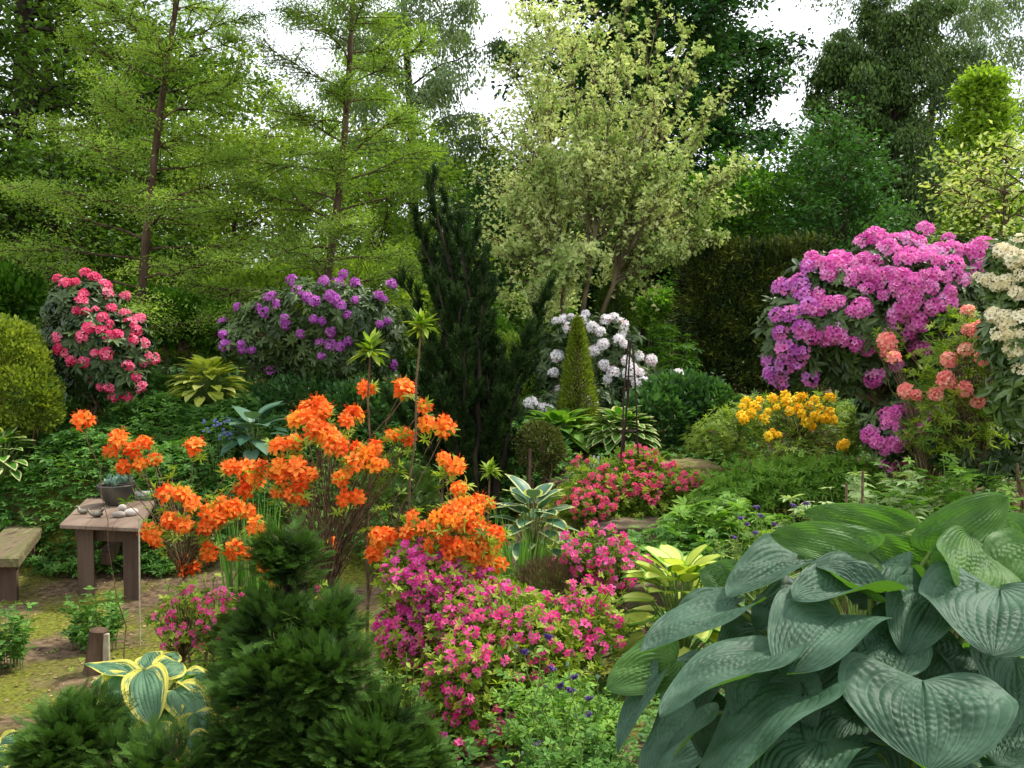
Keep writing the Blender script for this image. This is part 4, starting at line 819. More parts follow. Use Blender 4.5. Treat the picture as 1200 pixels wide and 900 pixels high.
sh('rose_shrub', 'pale blue green shrub behind the whorl leaved perennial', 'shrub', [lobe(780, 365, 17, 34, 24)], None, 2500, [OVATE], .1, 'fresh_leaf', .6, 1.02, .5, 40)
sh('holly_shrub', 'dark shrub at the left edge above the golden globe', 'shrub', [lobe(10, 345, 12, 34, 30)], None, 1500, [OVATE], .13, 'hedge_leaf', .6, 1.02, .5, 40)
sh('currant_shrub', 'green understory shrub behind the purple rhododendron', 'shrub', [lobe(290, 350, 15, 60, 30), lobe(420, 345, 15.5, 70, 34), lobe(340, 335, 16, 60, 26)], None, 6000, [OVATE], .11, 'wood_green', .5, 1.02, .5, 60)
sh('laurel_shrub', 'dark green shrub below the magenta rhododendron at the right', 'shrub', [lobe(1050, 480, 9.0, 40, 45), lobe(1150, 520, 7.2, 60, 40)], None, 1600, RZ, .1, 'rhodo_leaf', .5, 1.0, .4, 50)
def whorl_plants():
    root = clump('lily_clump', 'tall perennial clump with whorled narrow leaves beside the dark hedge', 'plants', 775, 368, 12.3, .5, 44, None, rosette(LANCE, 8, .1), .15, 9, 'hedge_leaf', lo=.3, tall=.2, up=3, zj=.5, spread=.9)
whorl_plants()

def hinoki(name, label, lobes, base, ncl, ls=.07, per=34):
    base = np.array(base, float); base[2] = g(base[0], base[1]); root = thing(name, label, 'conifer', base, 'feathery dwarf cypresses in the foreground')
    p, nr = lobe_pts(lobes, ncl, .5, 1.12, .6, pw=.5); D = unit(nr*np.array([1, 1, .35])+np.array([0, 0, .3])+rs.normal(size=p.shape)*.2); mb = MB()
    side = unit(np.cross(D, [0, 0, 1.])); N = unit(np.cross(side, D)); k = np.repeat(np.arange(len(p)), per); n = len(k)
    t = rs.rand(n); s = rs.uniform(-1, 1, n); sz = rs.uniform(.6, 1.55, len(p))[k]
    q = p[k] + D[k]*((t-.45)*.10*sz)[:, None] + side[k]*(s*.05*(.4+.6*t)*sz)[:, None] + N[k]*((.018*rs.normal(size=n)-.05*s*s*sz+.012)[:, None])
    X = unit(D[k]*1.0 + side[k]*(s*.9)[:, None] + N[k]*.25*rs.normal(size=(n, 1)) + np.array([0, 0, .1])); ZZ = N[k]+rs.normal(size=(n, 3))*.35
    rn = np.clip(t*.75+rs.uniform(-.2, .25, n), 0, 1)
    for i, tt in enumerate(FAN):
        z = slice(i, None, 3); scat(mb, tt, q[z], X[z], ZZ[z], ls*rs.uniform(.6, 1.15, len(q[z]))*1.0, rn[z])
    mb.build('foliage', M['hinoki_green'], root); kk = rs.choice(len(p), min(200, len(p)), replace=False)
    stems_to(root, base, p[kk]-D[kk]*.05, .02, 7, 'barkdark', 'trunk', .2, .02)
hinoki('dwarf_cypress', 'large feathery dark cypress in the front centre left', [lobe(336, 652, 3.6, 26, 18, .09), lobe(360, 644, 3.6, 14, 9, .05), lobe(326, 735, 3.5, 44, 24, .16), lobe(380, 730, 3.5, 32, 18, .13), lobe(328, 800, 3.3, 54, 36, .18), lobe(280, 742, 3.6, 16, 12, .08), lobe(385, 790, 3.3, 34, 28, .15), lobe(345, 698, 3.6, 12, 24, .05), lobe(298, 870, 3.2, 40, 36, .14), lobe(360, 870, 3.2, 44, 36, .14), lobe(268, 800, 3.5, 14, 12, .08), lobe(330, 760, 3.6, 40, 40, .14)], P(345, 900, 3.5), 400, .062)
hinoki('dwarf_cypress', 'low spreading cypress in front of the pink azalea at bottom centre', [lobe(448, 852, 3.3, 36, 18, .15), lobe(486, 890, 3.2, 28, 10, .12), lobe(430, 885, 3.1, 40, 24, .15)], P(460, 960, 3.3), 140, .062)
hinoki('dwarf_cypress', 'low feathery cypress beside variegated hosta leaves at lower left', [lobe(88, 862, 3.3, 32, 20, .15), lobe(140, 888, 3.2, 30, 12, .12), lobe(82, 828, 3.4, 9, 7, .04), lobe(195, 895, 3.1, 34, 12, .13), lobe(66, 890, 3.2, 26, 16, .12)], P(120, 960, 3.3), 150, .062)

# ------------------------------------------------------------------ perennials and hostas in the middle distance
GOLD = ('hosta_gold', 'hosta_gold')
hosta('hosta', 'mounded yellow green hosta right of the pink rhododendron', 243, 425, 12.0, .58, 110, .24, GOLD, T=hosta_template(w=.3))
hosta('hosta', 'blue green hosta partly hidden behind the orange azalea', 297, 487, 10.0, .34, 26, .3, ('hosta_blue', 'hosta_blue'))
hosta('hosta', 'green hosta with cream edged leaves on the middle bank', 728, 484, 9.9, .45, 110, .18, ('hosta_green', 'hosta_cream'))
hosta('hosta', 'plain fresh green hosta beside the cream edged hosta', 655, 488, 10.2, .5, 70, .24, ('fresh_leaf', 'fresh_leaf'))
hosta('hosta', 'dark green hosta with thin white edges behind the iris blades', 625, 580, 7.0, .3, 36, .24, ('hosta_blue', 'hosta_cream'), T=hosta_template(8, 6, .36, .4, .12))
hosta('hosta', 'cream striped hosta cut by the left edge of the picture', -2, 505, 9.7, .34, 50, .18, ('hosta_green', 'hosta_cream'))
hosta('hosta', 'bright yellow hosta tucked behind the giant blue hosta', 800, 650, 4.7, .3, 50, .2, ('hosta_gold', 'fresh_leaf'), T=hosta_template(8, 7, .42, .35, .1, 1))
hosta('hosta', 'pale leaved hosta behind the giant blue hosta', 1010, 600, 4.6, .35, 18, .17, ('fresh_leaf', 'hosta_cream'))
clump('astilbe', 'dense peony like plant with divided green leaves in the middle right', 'plants', 845, 575, 6.8, .5, 46, None, PALM7, .15, 5, 'fresh_leaf', lo=.7, up=.1, tall=.35)
clump('goutweed', 'divided dark leaved plant right of the obelisk', 'plants', 790, 590, 6.4, .4, 34, None, PINN, .2, 5, 'cover_leaf', lo=.6, up=.1, tall=.4)
clump('rodgersia', 'pale silvery leaved plant behind the giant hosta', 'plants', 1035, 545, 5.8, .5, 46, None, PALM, .13, 5, 'pale_green_leaf', lo=.75, up=.05, tall=.3)
clump('geranium', 'bright lobed leaf plant under the salmon azalea', 'plants', 1130, 522, 6.0, .7, 90, None, PALM, .12, 6, 'fresh_leaf', lo=.6, up=.05, tall=.35)
clump('thistle', 'silver leaved plant left of the magenta branch', 'plants', 950, 560, 6.2, .18, 12, None, PALM, .14, 3, 'pale_green_leaf', lo=.85, up=.0, tall=.2)
clump('meadow_rue', 'airy plant with tiny leaves between shrub and giant hosta', 'plants', 900, 600, 5.6, .45, 70, None, PALM3, .055, 12, 'small_leaf', lo=.3, up=.2, tall=.4)
clump('meadow_rue', 'leafy plant with lobed leaves at the foot of the table', 'plants', 110, 680, 6.9, .3, 30, None, PALM3, .085, 9, 'cover_leaf', lo=.2, tall=.5)
clump('meadow_rue', 'leafy plant at the left edge below the bench', 'plants', -2, 695, 6.4, .22, 26, None, PALM3, .085, 9, 'cover_leaf', lo=.2, tall=.5)
clump('meadow_rue', 'small lobed leaf plant on the moss before the log stump', 'plants', 88, 730, 6.9, .16, 14, None, PALM3, .085, 5, 'cover_leaf', lo=.7, tall=.4)
clump('nettle', 'leafy green plant under the columbine in the bottom centre', 'plants', 660, 790, 3.7, .34, 80, None, PALM3, .05, 12, 'fresh_leaf', lo=.2, tall=.5)
clump('nettle', 'low leafy tangle at the bottom centre beside the giant hosta', 'plants', 680, 850, 3.1, .3, 70, None, PALM3, .045, 12, 'cover_leaf', lo=.2, tall=.5)
clump('nettle', 'sprig of yellow green leaves between cypress and pink azalea', 'plants', 470, 740, 4.0, .1, 16, None, OVATE, .045, 9, 'azalea_leaf', lo=.3, tall=.4)
clump('nettle', 'leafy green stems below the sparse pink azalea', 'plants', 215, 690, 5.6, .2, 20, None, PINN, .1, 7, 'azalea_leaf', lo=.3, tall=.5)
clump('fern', 'fresh leafy clump behind the thin iron obelisk', 'plants', 625, 480, 9.6, .2, 24, None, OVATE, .1, 7, 'fresh_leaf', lo=.3, tall=.5)
def iris_blades(label, px, py, d, r, n):
    b = P(px, 400, d); b[2] = g(b[0], b[1]); h = P(px, py, d)[2]-b[2]; root = thing('iris_clump', label, 'plants', b); mb = MB()
    a = rs.uniform(0, 6.28, n); q = np.sqrt(rs.rand(n))*r; A = np.stack([b[0]+np.cos(a)*q, b[1]+np.sin(a)*q*.5, np.full(n, b[2]-.02)], -1)
    B = A + np.stack([rs.normal(size=n)*.1, rs.normal(size=n)*.08, h*rs.uniform(.6, 1.05, n)], -1); C = curve_pts(A, B, 6, 0, 0, .3)
    w = .011*np.array([.8, 1, 1, .85, .6, .05]); dx = np.stack([np.cos(a*3), np.sin(a*3)*.4, np.zeros(n)], -1)
    V = np.stack([C-dx[:, None]*w[None, :, None], C+dx[:, None]*w[None, :, None]], 2).reshape(n, 12, 3); i = np.arange(5)*2
    F = np.stack([i, i+1, i+3, i+2], -1); FF = (F[None]+(np.arange(n)*12)[:, None, None]).reshape(-1, 4); mb.add(V.reshape(-1, 3), FF, 0, np.repeat(rs.rand(n), 5))
    mb.build('foliage', M['blade'], root)
iris_blades('upright bright green iris blades behind the heather cushion', 605, 600, 5.9, .2, 110)
iris_blades('thin grassy blades below the bowl behind orange flowers', 295, 570, 6.6, .2, 70)

def columbine():
    b = P(660, 400, 3.5); b[2] = g(b[0], b[1]); root = thing('columbine', 'tall thin columbine stems with dark violet nodding flowers', 'plants', b)
    tips = [(614,760),(643,742),(690,815),(648,780),(672,790),(655,800),(630,868),(688,835),(670,805),(605,755),(675,835),(700,790),(665,775),(640,800),(612,880),(690,860)]
    mb = MB(); B = np.array([P(t[0], t[1], 3.4+rs.uniform(-.25, .25)) for t in tips]); A = B*np.array([1, 1, 0])+rs.normal(size=B.shape)*np.array([.06, .06, 0]); A[:, 2] = g(A[:, 0], A[:, 1])
    C = curve_pts(A, B, 8, 0, .02, .2); tubes(mb, C, np.linspace(.004, .0018, 8)[None], 5); mb.build('stalks', M['stalk'], root, True)
    me = truss_mesh('flower', [M['petal_columbine']], nfl=5, fr=.8, dome=.25, w=.3, curl=-.1, open_=1.1, spread=1.0)
    for p in B[:9]: place('flower', me, root, p, (rs.uniform(-.4, .4), rs.uniform(-.5, 0), -1), .022)
    mb = MB(); q = B[9:]; 
    for p in q: mb = MB(); tubes(mb, np.array([[p, p-[0, 0, .008], p-[0, 0, .016], p-[0, 0, .022]]]), [[.003, .006, .006, .001]], 6); mb.build('bud', M['succulent'], root, True)
    pass
    mb = MB(); n = 240; ti = rs.randint(len(C), size=n); i0 = rs.randint(1, 7, n); p = C[ti, i0]+rs.normal(size=(n, 3))*.02; a = rs.uniform(0, 6.28, n)
    scat(mb, PALM3, p, np.stack([np.cos(a), np.sin(a), rs.normal(size=n)*.2], -1), np.tile([[0, 0, 1.]], (n, 1))+rs.normal(size=(n, 3))*.3, .04*rs.uniform(.6, 1.3, n)); mb.build('foliage', M['fresh_leaf'], root)
columbine()
def columbine_far():
    b = P(900, 400, 5.4); b[2] = g(b[0], b[1]); root = thing('columbine', 'thin stems with small violet flowers left of giant hosta top', 'plants', b)
    tips = [(887,592),(892,602),(885,622),(862,628),(930,590),(875,612),(945,588),(900,640),(908,612),(868,605)]
    mb = MB(); B = np.array([P(t[0], t[1], 5.2+rs.uniform(-.2, .2)) for t in tips]); A = B*np.array([1, 1, 0]); A[:, 2] = g(A[:, 0], A[:, 1])
    tubes(mb, curve_pts(A, B, 6, 0, .02, .1), .003, 4); mb.build('stalks', M['stalk'], root, True)
    me = truss_mesh('flower', [M['petal_columbine']], nfl=5, fr=.8, dome=.25, w=.3, curl=-.1, open_=1.1, spread=1.0)
    for p in B: place('flower', me, root, p, (rs.uniform(-.4, .4), rs.uniform(-.5, 0), -1), .024)
columbine_far()
def blue_flowers():
    b = P(255, 400, 9.75); b[2] = g(b[0], b[1]); root = clump('bluebell_clump', 'low leafy clump dotted with small pale blue flowers by the blue hosta', 'plants', 255, 500, 9.75, .22, 26, None, OVATE, .06, 7, 'cover_leaf', lo=.3)
    me = truss_mesh('flower', [M['petal_blue']], nfl=7, fr=.5, dome=.5, w=.36, curl=.1, open_=.4)
    for i in range(24): place('flower', me, root, P(rs.uniform(238, 272), rs.uniform(490, 516), 9.75+rs.uniform(-.2, .1)), (rs.uniform(-.4, .4), -.4, 1), .02)
M['petal_blue'] = leafmat('petal_blue', S(96, 104, 176), S(150, 156, 214), trans=.3)
blue_flowers()

# ground cover
left = lambda x, y: (y > 8.9+.35*np.sin(x*2)+np.where(x < -4.4, -.1, 0)) & (x < y*.0+.6)
cover('ground_cover', 'dense lobed leaves carpeting the bank behind table and bench', (-7.5, .7), (8.7, 13.5), 36000, PALM, .085, (.03, .42), 'cover_leaf', left)
cover('ground_cover', 'dark leafy carpet under the shrubs at the back of the garden', (-12, 12), (13, 22), 16000, OVATE, .13, (.05, .5), 'dark_cover')
cover('ground_cover', 'low green carpet over the middle and right beds', (.4, 8), (5.4, 13), 12000, PALM3, .08, (.03, .22), 'cover_leaf', lambda x, y: x > .5+.2*np.sin(y*2))
cover('ground_cover', 'low leafy carpet over the beds nearest the camera', (-2.6, 3.6), (2.0, 5.2), 9000, PALM3, .05, (.02, .16), 'cover_leaf', lambda x, y: x > -1.0-(y-2)*.22)
cover('ground_cover', 'fine dark green growth edging the patio around azalea stems', (-2.2, .6), (5.0, 6.3), 2600, PALM3, .05, (.02, .16), 'cover_leaf', lambda x, y: x > -1.7+.3*np.sin(y*4))
cover('ground_cover', 'tiny weeds dotted over the mossy patio', (-6, -.6), (5.6, 9.0), 700, PALM3, .035, (.005, .03), 'small_leaf', lambda x, y: np.sin(x*3.3)*np.sin(y*2.9+1) > .1)
def litter():
    mb = MB(); n = 1500; x = rs.uniform(-6, -.2, n); y = rs.uniform(5.4, 9, n); z = g(x, y)+.008; a = rs.uniform(0, 6.28, n)
    scat(mb, LEAF4, np.stack([x, y, z], -1), np.stack([np.cos(a), np.sin(a), np.zeros(n)], -1), np.array([[0, 0, 1.]])+rs.normal(size=(n, 3))*.25, .035*rs.uniform(.4, 1.3, n))
    tag(mb.build('leaf_litter', M['litter']), 'dry brown leaf bits scattered over the mossy patio', 'leaf litter', None, 'stuff')
M['litter'] = leafmat('dry_leaf', S(92, 66, 44), S(178, 150, 112), trans=.05)
litter()

# ------------------------------------------------------------------ table, bench and what stands on the table
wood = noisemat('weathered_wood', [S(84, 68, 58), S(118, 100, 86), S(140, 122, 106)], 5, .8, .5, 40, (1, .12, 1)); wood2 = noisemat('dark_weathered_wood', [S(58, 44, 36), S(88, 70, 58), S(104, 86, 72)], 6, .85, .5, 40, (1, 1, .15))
mossw = noisemat('mossy_old_wood', [S(72, 60, 44), S(112, 98, 76), S(92, 92, 54), S(132, 118, 94)], 9, .9, .7, 50, (1, .3, 1))
TZ = .72
def quad_slab(mb, C, z0, z1, bev=.008):
    C = np.array(C, float); c = C.mean(0); I = c+(C-c)*(1-bev*2/np.linalg.norm(C-c, axis=1, keepdims=True))
    V = np.concatenate([np.c_[I, np.full(4, z0)], np.c_[C, np.full(4, z0+bev)], np.c_[C, np.full(4, z1-bev)], np.c_[I, np.full(4, z1)]])
    F = [[3, 2, 1, 0], [12, 13, 14, 15]] + [[a*4+i, a*4+(i+1) % 4, a*4+4+(i+1) % 4, a*4+4+i] for a in range(3) for i in range(4)]
    mb.add(V, F, 0, .5)
def table():
    f = lambda px, py, z: (lambda d: P(px, py, d)[:2])((CAMZ-z)*FPX/(py-400.0))
    FL = np.array(f(70, 616, TZ)); FR = np.array(f(163, 620, TZ)); BL = np.array(f(111, 576, TZ)); BR = FR+(BL-FL)*.97
    root = thing('garden_table', 'weathered wooden table standing on the mossy patio at left', 'table', ((FL+BR)/2).tolist()+[0])
    u = unit(FR-FL); v = unit(BL-FL); mb = MB(); W = np.linalg.norm(FR-FL); L = np.linalg.norm(BL-FL)
    for i in range(3):
        a0, a1 = i/3+(.003 if i else 0), (i+1)/3-(.003 if i < 2 else 0)
        quad_slab(mb, [FL+(FR-FL)*a0, FL+(FR-FL)*a1, BL+(BR-BL)*a1, BL+(BR-BL)*a0], TZ-.045, TZ)
    mb.build('tabletop', wood, root)
    def leg(s, t, w=.17, th=.06):
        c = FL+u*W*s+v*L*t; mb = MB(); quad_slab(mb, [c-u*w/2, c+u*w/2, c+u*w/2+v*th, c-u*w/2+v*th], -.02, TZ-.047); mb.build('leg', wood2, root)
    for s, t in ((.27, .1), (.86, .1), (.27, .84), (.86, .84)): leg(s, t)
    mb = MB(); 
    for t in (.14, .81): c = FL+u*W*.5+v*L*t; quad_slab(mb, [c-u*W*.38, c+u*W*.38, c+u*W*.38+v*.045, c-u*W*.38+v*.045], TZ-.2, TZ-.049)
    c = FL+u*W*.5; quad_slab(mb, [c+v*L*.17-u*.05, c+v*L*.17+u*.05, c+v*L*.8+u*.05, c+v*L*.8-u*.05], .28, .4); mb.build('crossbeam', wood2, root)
    return FL, u, v
table()
def bench():
    f = lambda px, py, z: np.array((lambda d: P(px, py, d)[:2])((CAMZ-z)*FPX/(py-400.0))); z = .45
    BR = f(51, 617, z); FR = f(22, 655, z); BL = f(8, 617, z); FL = FR+(BL-BR)
    root = thing('garden_bench', 'thick mossy plank bench cut by the left edge', 'bench', ((FL+BR)/2).tolist()+[0]); u = unit(BR-BL); v = unit(BR-FR); W = np.linalg.norm(BR-BL); L = np.linalg.norm(BR-FR)
    mb = MB(); quad_slab(mb, [FL, FR, BR, BL], z-.11, z, .018); mb.build('seat', mossw, root)
    for t in (.1, .8):
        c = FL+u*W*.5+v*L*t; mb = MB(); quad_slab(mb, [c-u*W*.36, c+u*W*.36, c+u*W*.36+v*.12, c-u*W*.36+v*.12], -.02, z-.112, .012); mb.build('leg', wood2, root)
bench()
def on_table(px, py): return P(px, py, (CAMZ-TZ)*FPX/(py-400.0))
glaze = noisemat('dark_glazed_pot', [S(38, 38, 36), S(66, 64, 58), S(84, 78, 66)], 8, .4, .2, 30, spec=.5)
def bowl():
    c = on_table(137, 593); c[2] = TZ; root = thing('planter_bowl', 'dark ribbed bowl planted with succulents on the wooden table', 'planter', c); mb = MB(); s = 1.0
    pr = [(.0, .004), (.085, .004), (.095, .012), (.12, .05), (.155, .11), (.178, .17), (.186, .2), (.19, .212), (.184, .218), (.174, .212), (.168, .19)]
    lathe(mb, c, pr, 72, 0, .018, 24); mb.build('bowl', glaze, root, True); mb = MB()
    lathe(mb, c, [(.172, .185), (.1, .195), (.01, .2)], 30); mb.build('soil', noisemat('potting_soil', [S(40, 30, 22), S(66, 52, 40)], 30), root, True); mb = MB()
    n = 15; a = rs.uniform(0, 6.28, n); q = np.sqrt(rs.rand(n))*.15; p = np.stack([c[0]+np.cos(a)*q, c[1]+np.sin(a)*q, np.full(n, TZ+.2)+rs.uniform(0, .05, n)], -1)
    scat(mb, rosette(leaf8(.16, -.2, .05, .6), 16, .6), p, np.tile([[0, 0, 1.]], (n, 1))+rs.normal(size=(n, 3))*.3, rdir(n), .085*rs.uniform(.7, 1.2, n)); mb.build('succulents', M['succulent'], root)
bowl()
def dish():
    c = on_table(171, 585); c[2] = TZ; root = thing('ceramic_dish', 'round white scalloped ceramic dish behind the planted bowl', 'dish', c); m = noisemat('white_ceramic', [S(180, 176, 168), S(214, 212, 206)], 6, .5, .1, 20)
    mb = MB(); lathe(mb, c, [(.0, .003), (.1, .003), (.112, .02), (.112, .03)], 60, 0, .03, 20); mb.build('base', m, root, True)
    mb = MB(); lathe(mb, c, [(.104, .031), (.108, .05), (.102, .085), (.09, .094), (.07, .09), (.03, .085), (.0, .085)], 60, 0, .02, 20); mb.build('rim', m, root, True)
dish()
def stone(label, px, py, size, hh, col, rot=0, group='pebbles on the table'):
    c = on_table(px, py); mb = MB(); nu, nv = 20, 12; th = np.linspace(0, 2*math.pi, nu, endpoint=False); ph = np.linspace(-math.pi/2+.05, math.pi/2-.05, nv)
    V = np.stack([np.cos(ph)[:, None]*np.cos(th)*size, np.cos(ph)[:, None]*np.sin(th)*size*.72, np.sin(ph)[:, None]*np.ones(nu)*hh], -1).reshape(-1, 3)
    V *= 1+.05*np.sin(V[:, 0:1]*60)+.04*np.sin(V[:, 1:2]*70+1); i = np.arange(nv-1)[:, None]*nu; j = np.arange(nu)[None]; j2 = (j+1) % nu
    F = np.stack([i+j, i+j2, i+nu+j2, i+nu+j], -1).reshape(-1, 4); cr_, sr_ = math.cos(rot), math.sin(rot); V[:, :2] = V[:, :2] @ np.array([[cr_, sr_], [-sr_, cr_]])
    mb.add(V+np.array([c[0], c[1], TZ+hh*.93]), F); mb.add(V+np.array([c[0], c[1], TZ+hh*.93]), [list(range(nu))[::-1], [(nv-1)*nu+k for k in range(nu)]])
    tag(mb.build('pebble', col, None, True), label, 'stone', group)
sg = noisemat('grey_pebble', [S(128, 118, 108), S(164, 154, 142)], 9, .8, .1); sw = noisemat('pale_pebble', [S(160, 152, 142), S(196, 188, 178)], 9, .8, .1)
stone('flat brownish pebble at the left of the pebble trio on the table', 139, 608, .062, .032, sg); stone('largest pale oval pebble at the right of the trio', 154, 606, .066, .038, sw, .4); stone('small round pale pebble at the back of the trio', 143, 600, .04, .034, sw)
metal = noisemat('tarnished_metal', [S(70, 66, 56), S(120, 114, 98), S(150, 144, 128)], 20, .45, .3, 60, spec=.6)
metal.node_tree.nodes['Principled BSDF'].inputs['Metallic'].default_value = .5
def figurine(label, px, py, flip, s=1.0):
    """little tarnished bird ornament: one continuous tapered body from tail to beak"""
    c = on_table(px, py); c[2] = TZ; k = flip
    pts = np.array([[-.085, 0, .085], [-.07, 0, .06], [-.05, 0, .04], [-.02, 0, .034], [.02, 0, .036], [.05, 0, .045], [.062, 0, .07], [.066, 0, .09], [.082, 0, .096], [.1, 0, .09]])*np.array([k*s, 1, s])
    R = np.array([.006, .013, .02, .03, .032, .027, .017, .018, .013, .003])*s; ob = MB(); tubes(ob, (pts+c)[None], R[None], 12, cap=True)
    tubes(ob, np.array([[c+[-.03*k*s, .0, .012*s], c+[.0, 0, .008*s], c+[.045*k*s, 0, .012*s]]]), [[.006*s, .018*s, .006*s]], 8, cap=True)
    tag(ob.build('bird_ornament', metal, None, True), label, 'ornament', 'small metal bird ornaments on the table')
figurine('slim tarnished metal bird ornament nearest the table corner', 98, 604, -1, .8); figurine('plumper tarnished metal bird ornament beside the pebbles', 113, 608, 1, .95)

# stake, stump, rocks, obelisk, labels
def stake(name, label, px, py0, py1, d, r, mat, cat='stake'):
    a = P(px, py1, d); b = P(px, py0, d); a[2] = float(g(a[0], a[1]))-.03; mb = MB(); tubes(mb, np.linspace(a, b, 4)[None], r, 7, cap=True); tag(mb.build(name, mat, None, False), label, cat)
palewood = noisemat('pale_stick', [S(150, 140, 118), S(184, 176, 152)], 20); 
stake('garden_stake', 'thin pale stick standing in front of the table leg', 163, 606, 715, 6.9, .006, palewood); stake('garden_stake', 'short wooden stake beside the boxwood ball', 621, 526, 590, 8.7, .016, M['bark'])
stake('garden_stake', 'bare brown stick right of the silver leaved plant', 1011, 552, 620, 5.4, .008, M['twig']); stake('garden_stake', 'leaning short brown stick left of the bare stick', 992, 566, 620, 5.4, .008, M['twig'])
def stump():
    c = P(110, 770, 6.3); z = float(g(c[0], c[1])); root = thing('tree_stump', 'broken grey log stump with pale post on the moss', 'stump', (c[0], c[1], z)); mb = MB()
    pts = np.array([[c[0]+.01*i, c[1], z-.03+.085*i] for i in range(5)]); tubes(mb, pts[None], [[.085, .075, .07, .068, .066]], 11, cap=True); mb.build('log', M['bark'], root)
    mb = MB(); box(mb, (c[0]+.1, c[1]-.02, z+.14), (.045, .03, .3), .1, 0, .004); mb.build('post', palewood, root)
stump()
def rock(label, px, py, d, sx, sy, sz, rot=0, mat=None, seed=1):
    c = P(px, py, d); z = float(g(c[0], c[1])); nu, nv = 48, 26; th = np.linspace(0, 2*math.pi, nu, endpoint=False); ph = np.linspace(-1.5, 1.5, nv)
    sg_ = lambda v, e: np.sign(v)*np.abs(v)**e
    V = np.stack([sg_(np.cos(ph), .6)[:, None]*sg_(np.cos(th), .7), sg_(np.cos(ph), .6)[:, None]*sg_(np.sin(th), .7), sg_(np.sin(ph), .6)[:, None]*np.ones(nu)], -1).reshape(-1, 3)
    q = V*2.3+seed; V = V*(1+.09*np.sin(q[:, 0:1]*2.1+q[:, 1:2])+.06*np.sin(q[:, 1:2]*4.3+q[:, 2:3]*3)+.035*np.sin(q[:, 0:1]*9+q[:, 2:3]*7)); V = V*np.array([sx, sy, sz])
    cr_, sr_ = math.cos(rot), math.sin(rot); V[:, :2] = V[:, :2] @ np.array([[cr_, sr_], [-sr_, cr_]]); V += np.array([c[0], c[1], z+sz*.35])
    i = np.arange(nv-1)[:, None]*nu; j = np.arange(nu)[None]; j2 = (j+1) % nu; mb = MB(); mb.add(V, np.stack([i+j, i+j2, i+nu+j2, i+nu+j], -1).reshape(-1, 4)); mb.add(V, [list(range(nu))[::-1], [(nv-1)*nu+k for k in range(nu)]])
    tag(mb.build('rock', mat, None, True), label, 'rock', 'rocks bordering the beds')
rk = noisemat('brown_rock', [S(70, 58, 46), S(112, 96, 78), S(92, 92, 56)], 5, .9, 1.0, 14); rk2 = noisemat('mossy_rock', [S(96, 82, 56), S(128, 112, 78), S(104, 110, 50)], 6, .9, 1.0, 14)
rock('long low brown rock below the peony like plant', 775, 668, 6.1, .62, .25, .2, .1, rk, 1); rock('flat mossy rock between cream edged hosta and yellow azalea', 800, 530, 9.0, .42, .22, .16, 0, rk2, 4)
rock('dark rock behind the brown heather cushion', 735, 600, 7.6, .4, .2, .12, 0, rk, 7)
def obelisk():
    d = 8.0; c = P(733, 618, d); z = float(g(c[0], c[1])); top = P(739, 398, d); root = thing('plant_obelisk', 'thin rusty iron obelisk rising from the rose red azalea', 'plant support', (c[0], c[1], z))
    iron = noisemat('rusty_iron', [S(34, 26, 24), S(62, 44, 38)], 30, .6, .2); F = [c+np.array([-.085, -.06, 0]), c+np.array([.13, -.03, 0]), c+np.array([-.03, .12, 0]), c+np.array([-.07, .02, 0])]
    for i, f in enumerate(F):
        f[2] = z-.05; T = np.array([top[0]+(-.02, .02, .0, -.01)[i], top[1]+(-.02, 0, .02, 0)[i], top[2]-(.0, .05, .02, .4)[i]]); mb = MB(); tubes(mb, curve_pts(f, T, 7, 0, .002, .12), .0085, 6, cap=True); mb.build('rod', iron, root)
    for zf, r_ in ((.12, .12), (.5, .075), (.8, .04)):
        mb = MB(); a = np.linspace(0, 2*math.pi, 21); cc = c*(1-zf)+top*zf; tubes(mb, np.stack([cc[0]+np.cos(a)*r_, cc[1]+np.sin(a)*r_*.9, np.full(21, z+(top[2]-z)*zf)], -1)[None], .005, 5); mb.build('hoop', iron, root)
obelisk()
wl = noisemat('white_plastic', [S(190, 190, 184), S(214, 214, 208)], 10, .5, .05)
for i, (px, lab) in enumerate(((692, 'leftmost white plant label stick in the middle bed'), (696, 'second white plant label stick from the left in the middle bed'), (701, 'rightmost white plant label stick in the middle bed'))):
    c = P(px, 545, 8.9-.02*i); z = float(g(c[0], c[1])); mb = MB(); box(mb, (c[0], c[1], z+.13), (.022, .004, .32), .1, 0, .0015); tag(mb.build('plant_label', wl), lab, 'plant label', 'white plant labels in the middle bed')
c = P(693, 548, 8.7); z = float(g(c[0], c[1])); root = thing('plant_tag', 'small green plant tag beside the rose red azalea', 'plant label', (c[0], c[1], z)); gm = noisemat('green_plastic', [S(20, 110, 70), S(30, 130, 84)], 10, .5, .05)
mb = MB(); box(mb, (c[0], c[1], z+.2), (.1, .005, .08), 0, 0, .002); mb.build('plate', gm, root); mb = MB(); tubes(mb, np.array([[[c[0], c[1]+.006, z-.04], [c[0], c[1]+.006, z+.16]]]), .004, 5); mb.build('stick', gm, root)

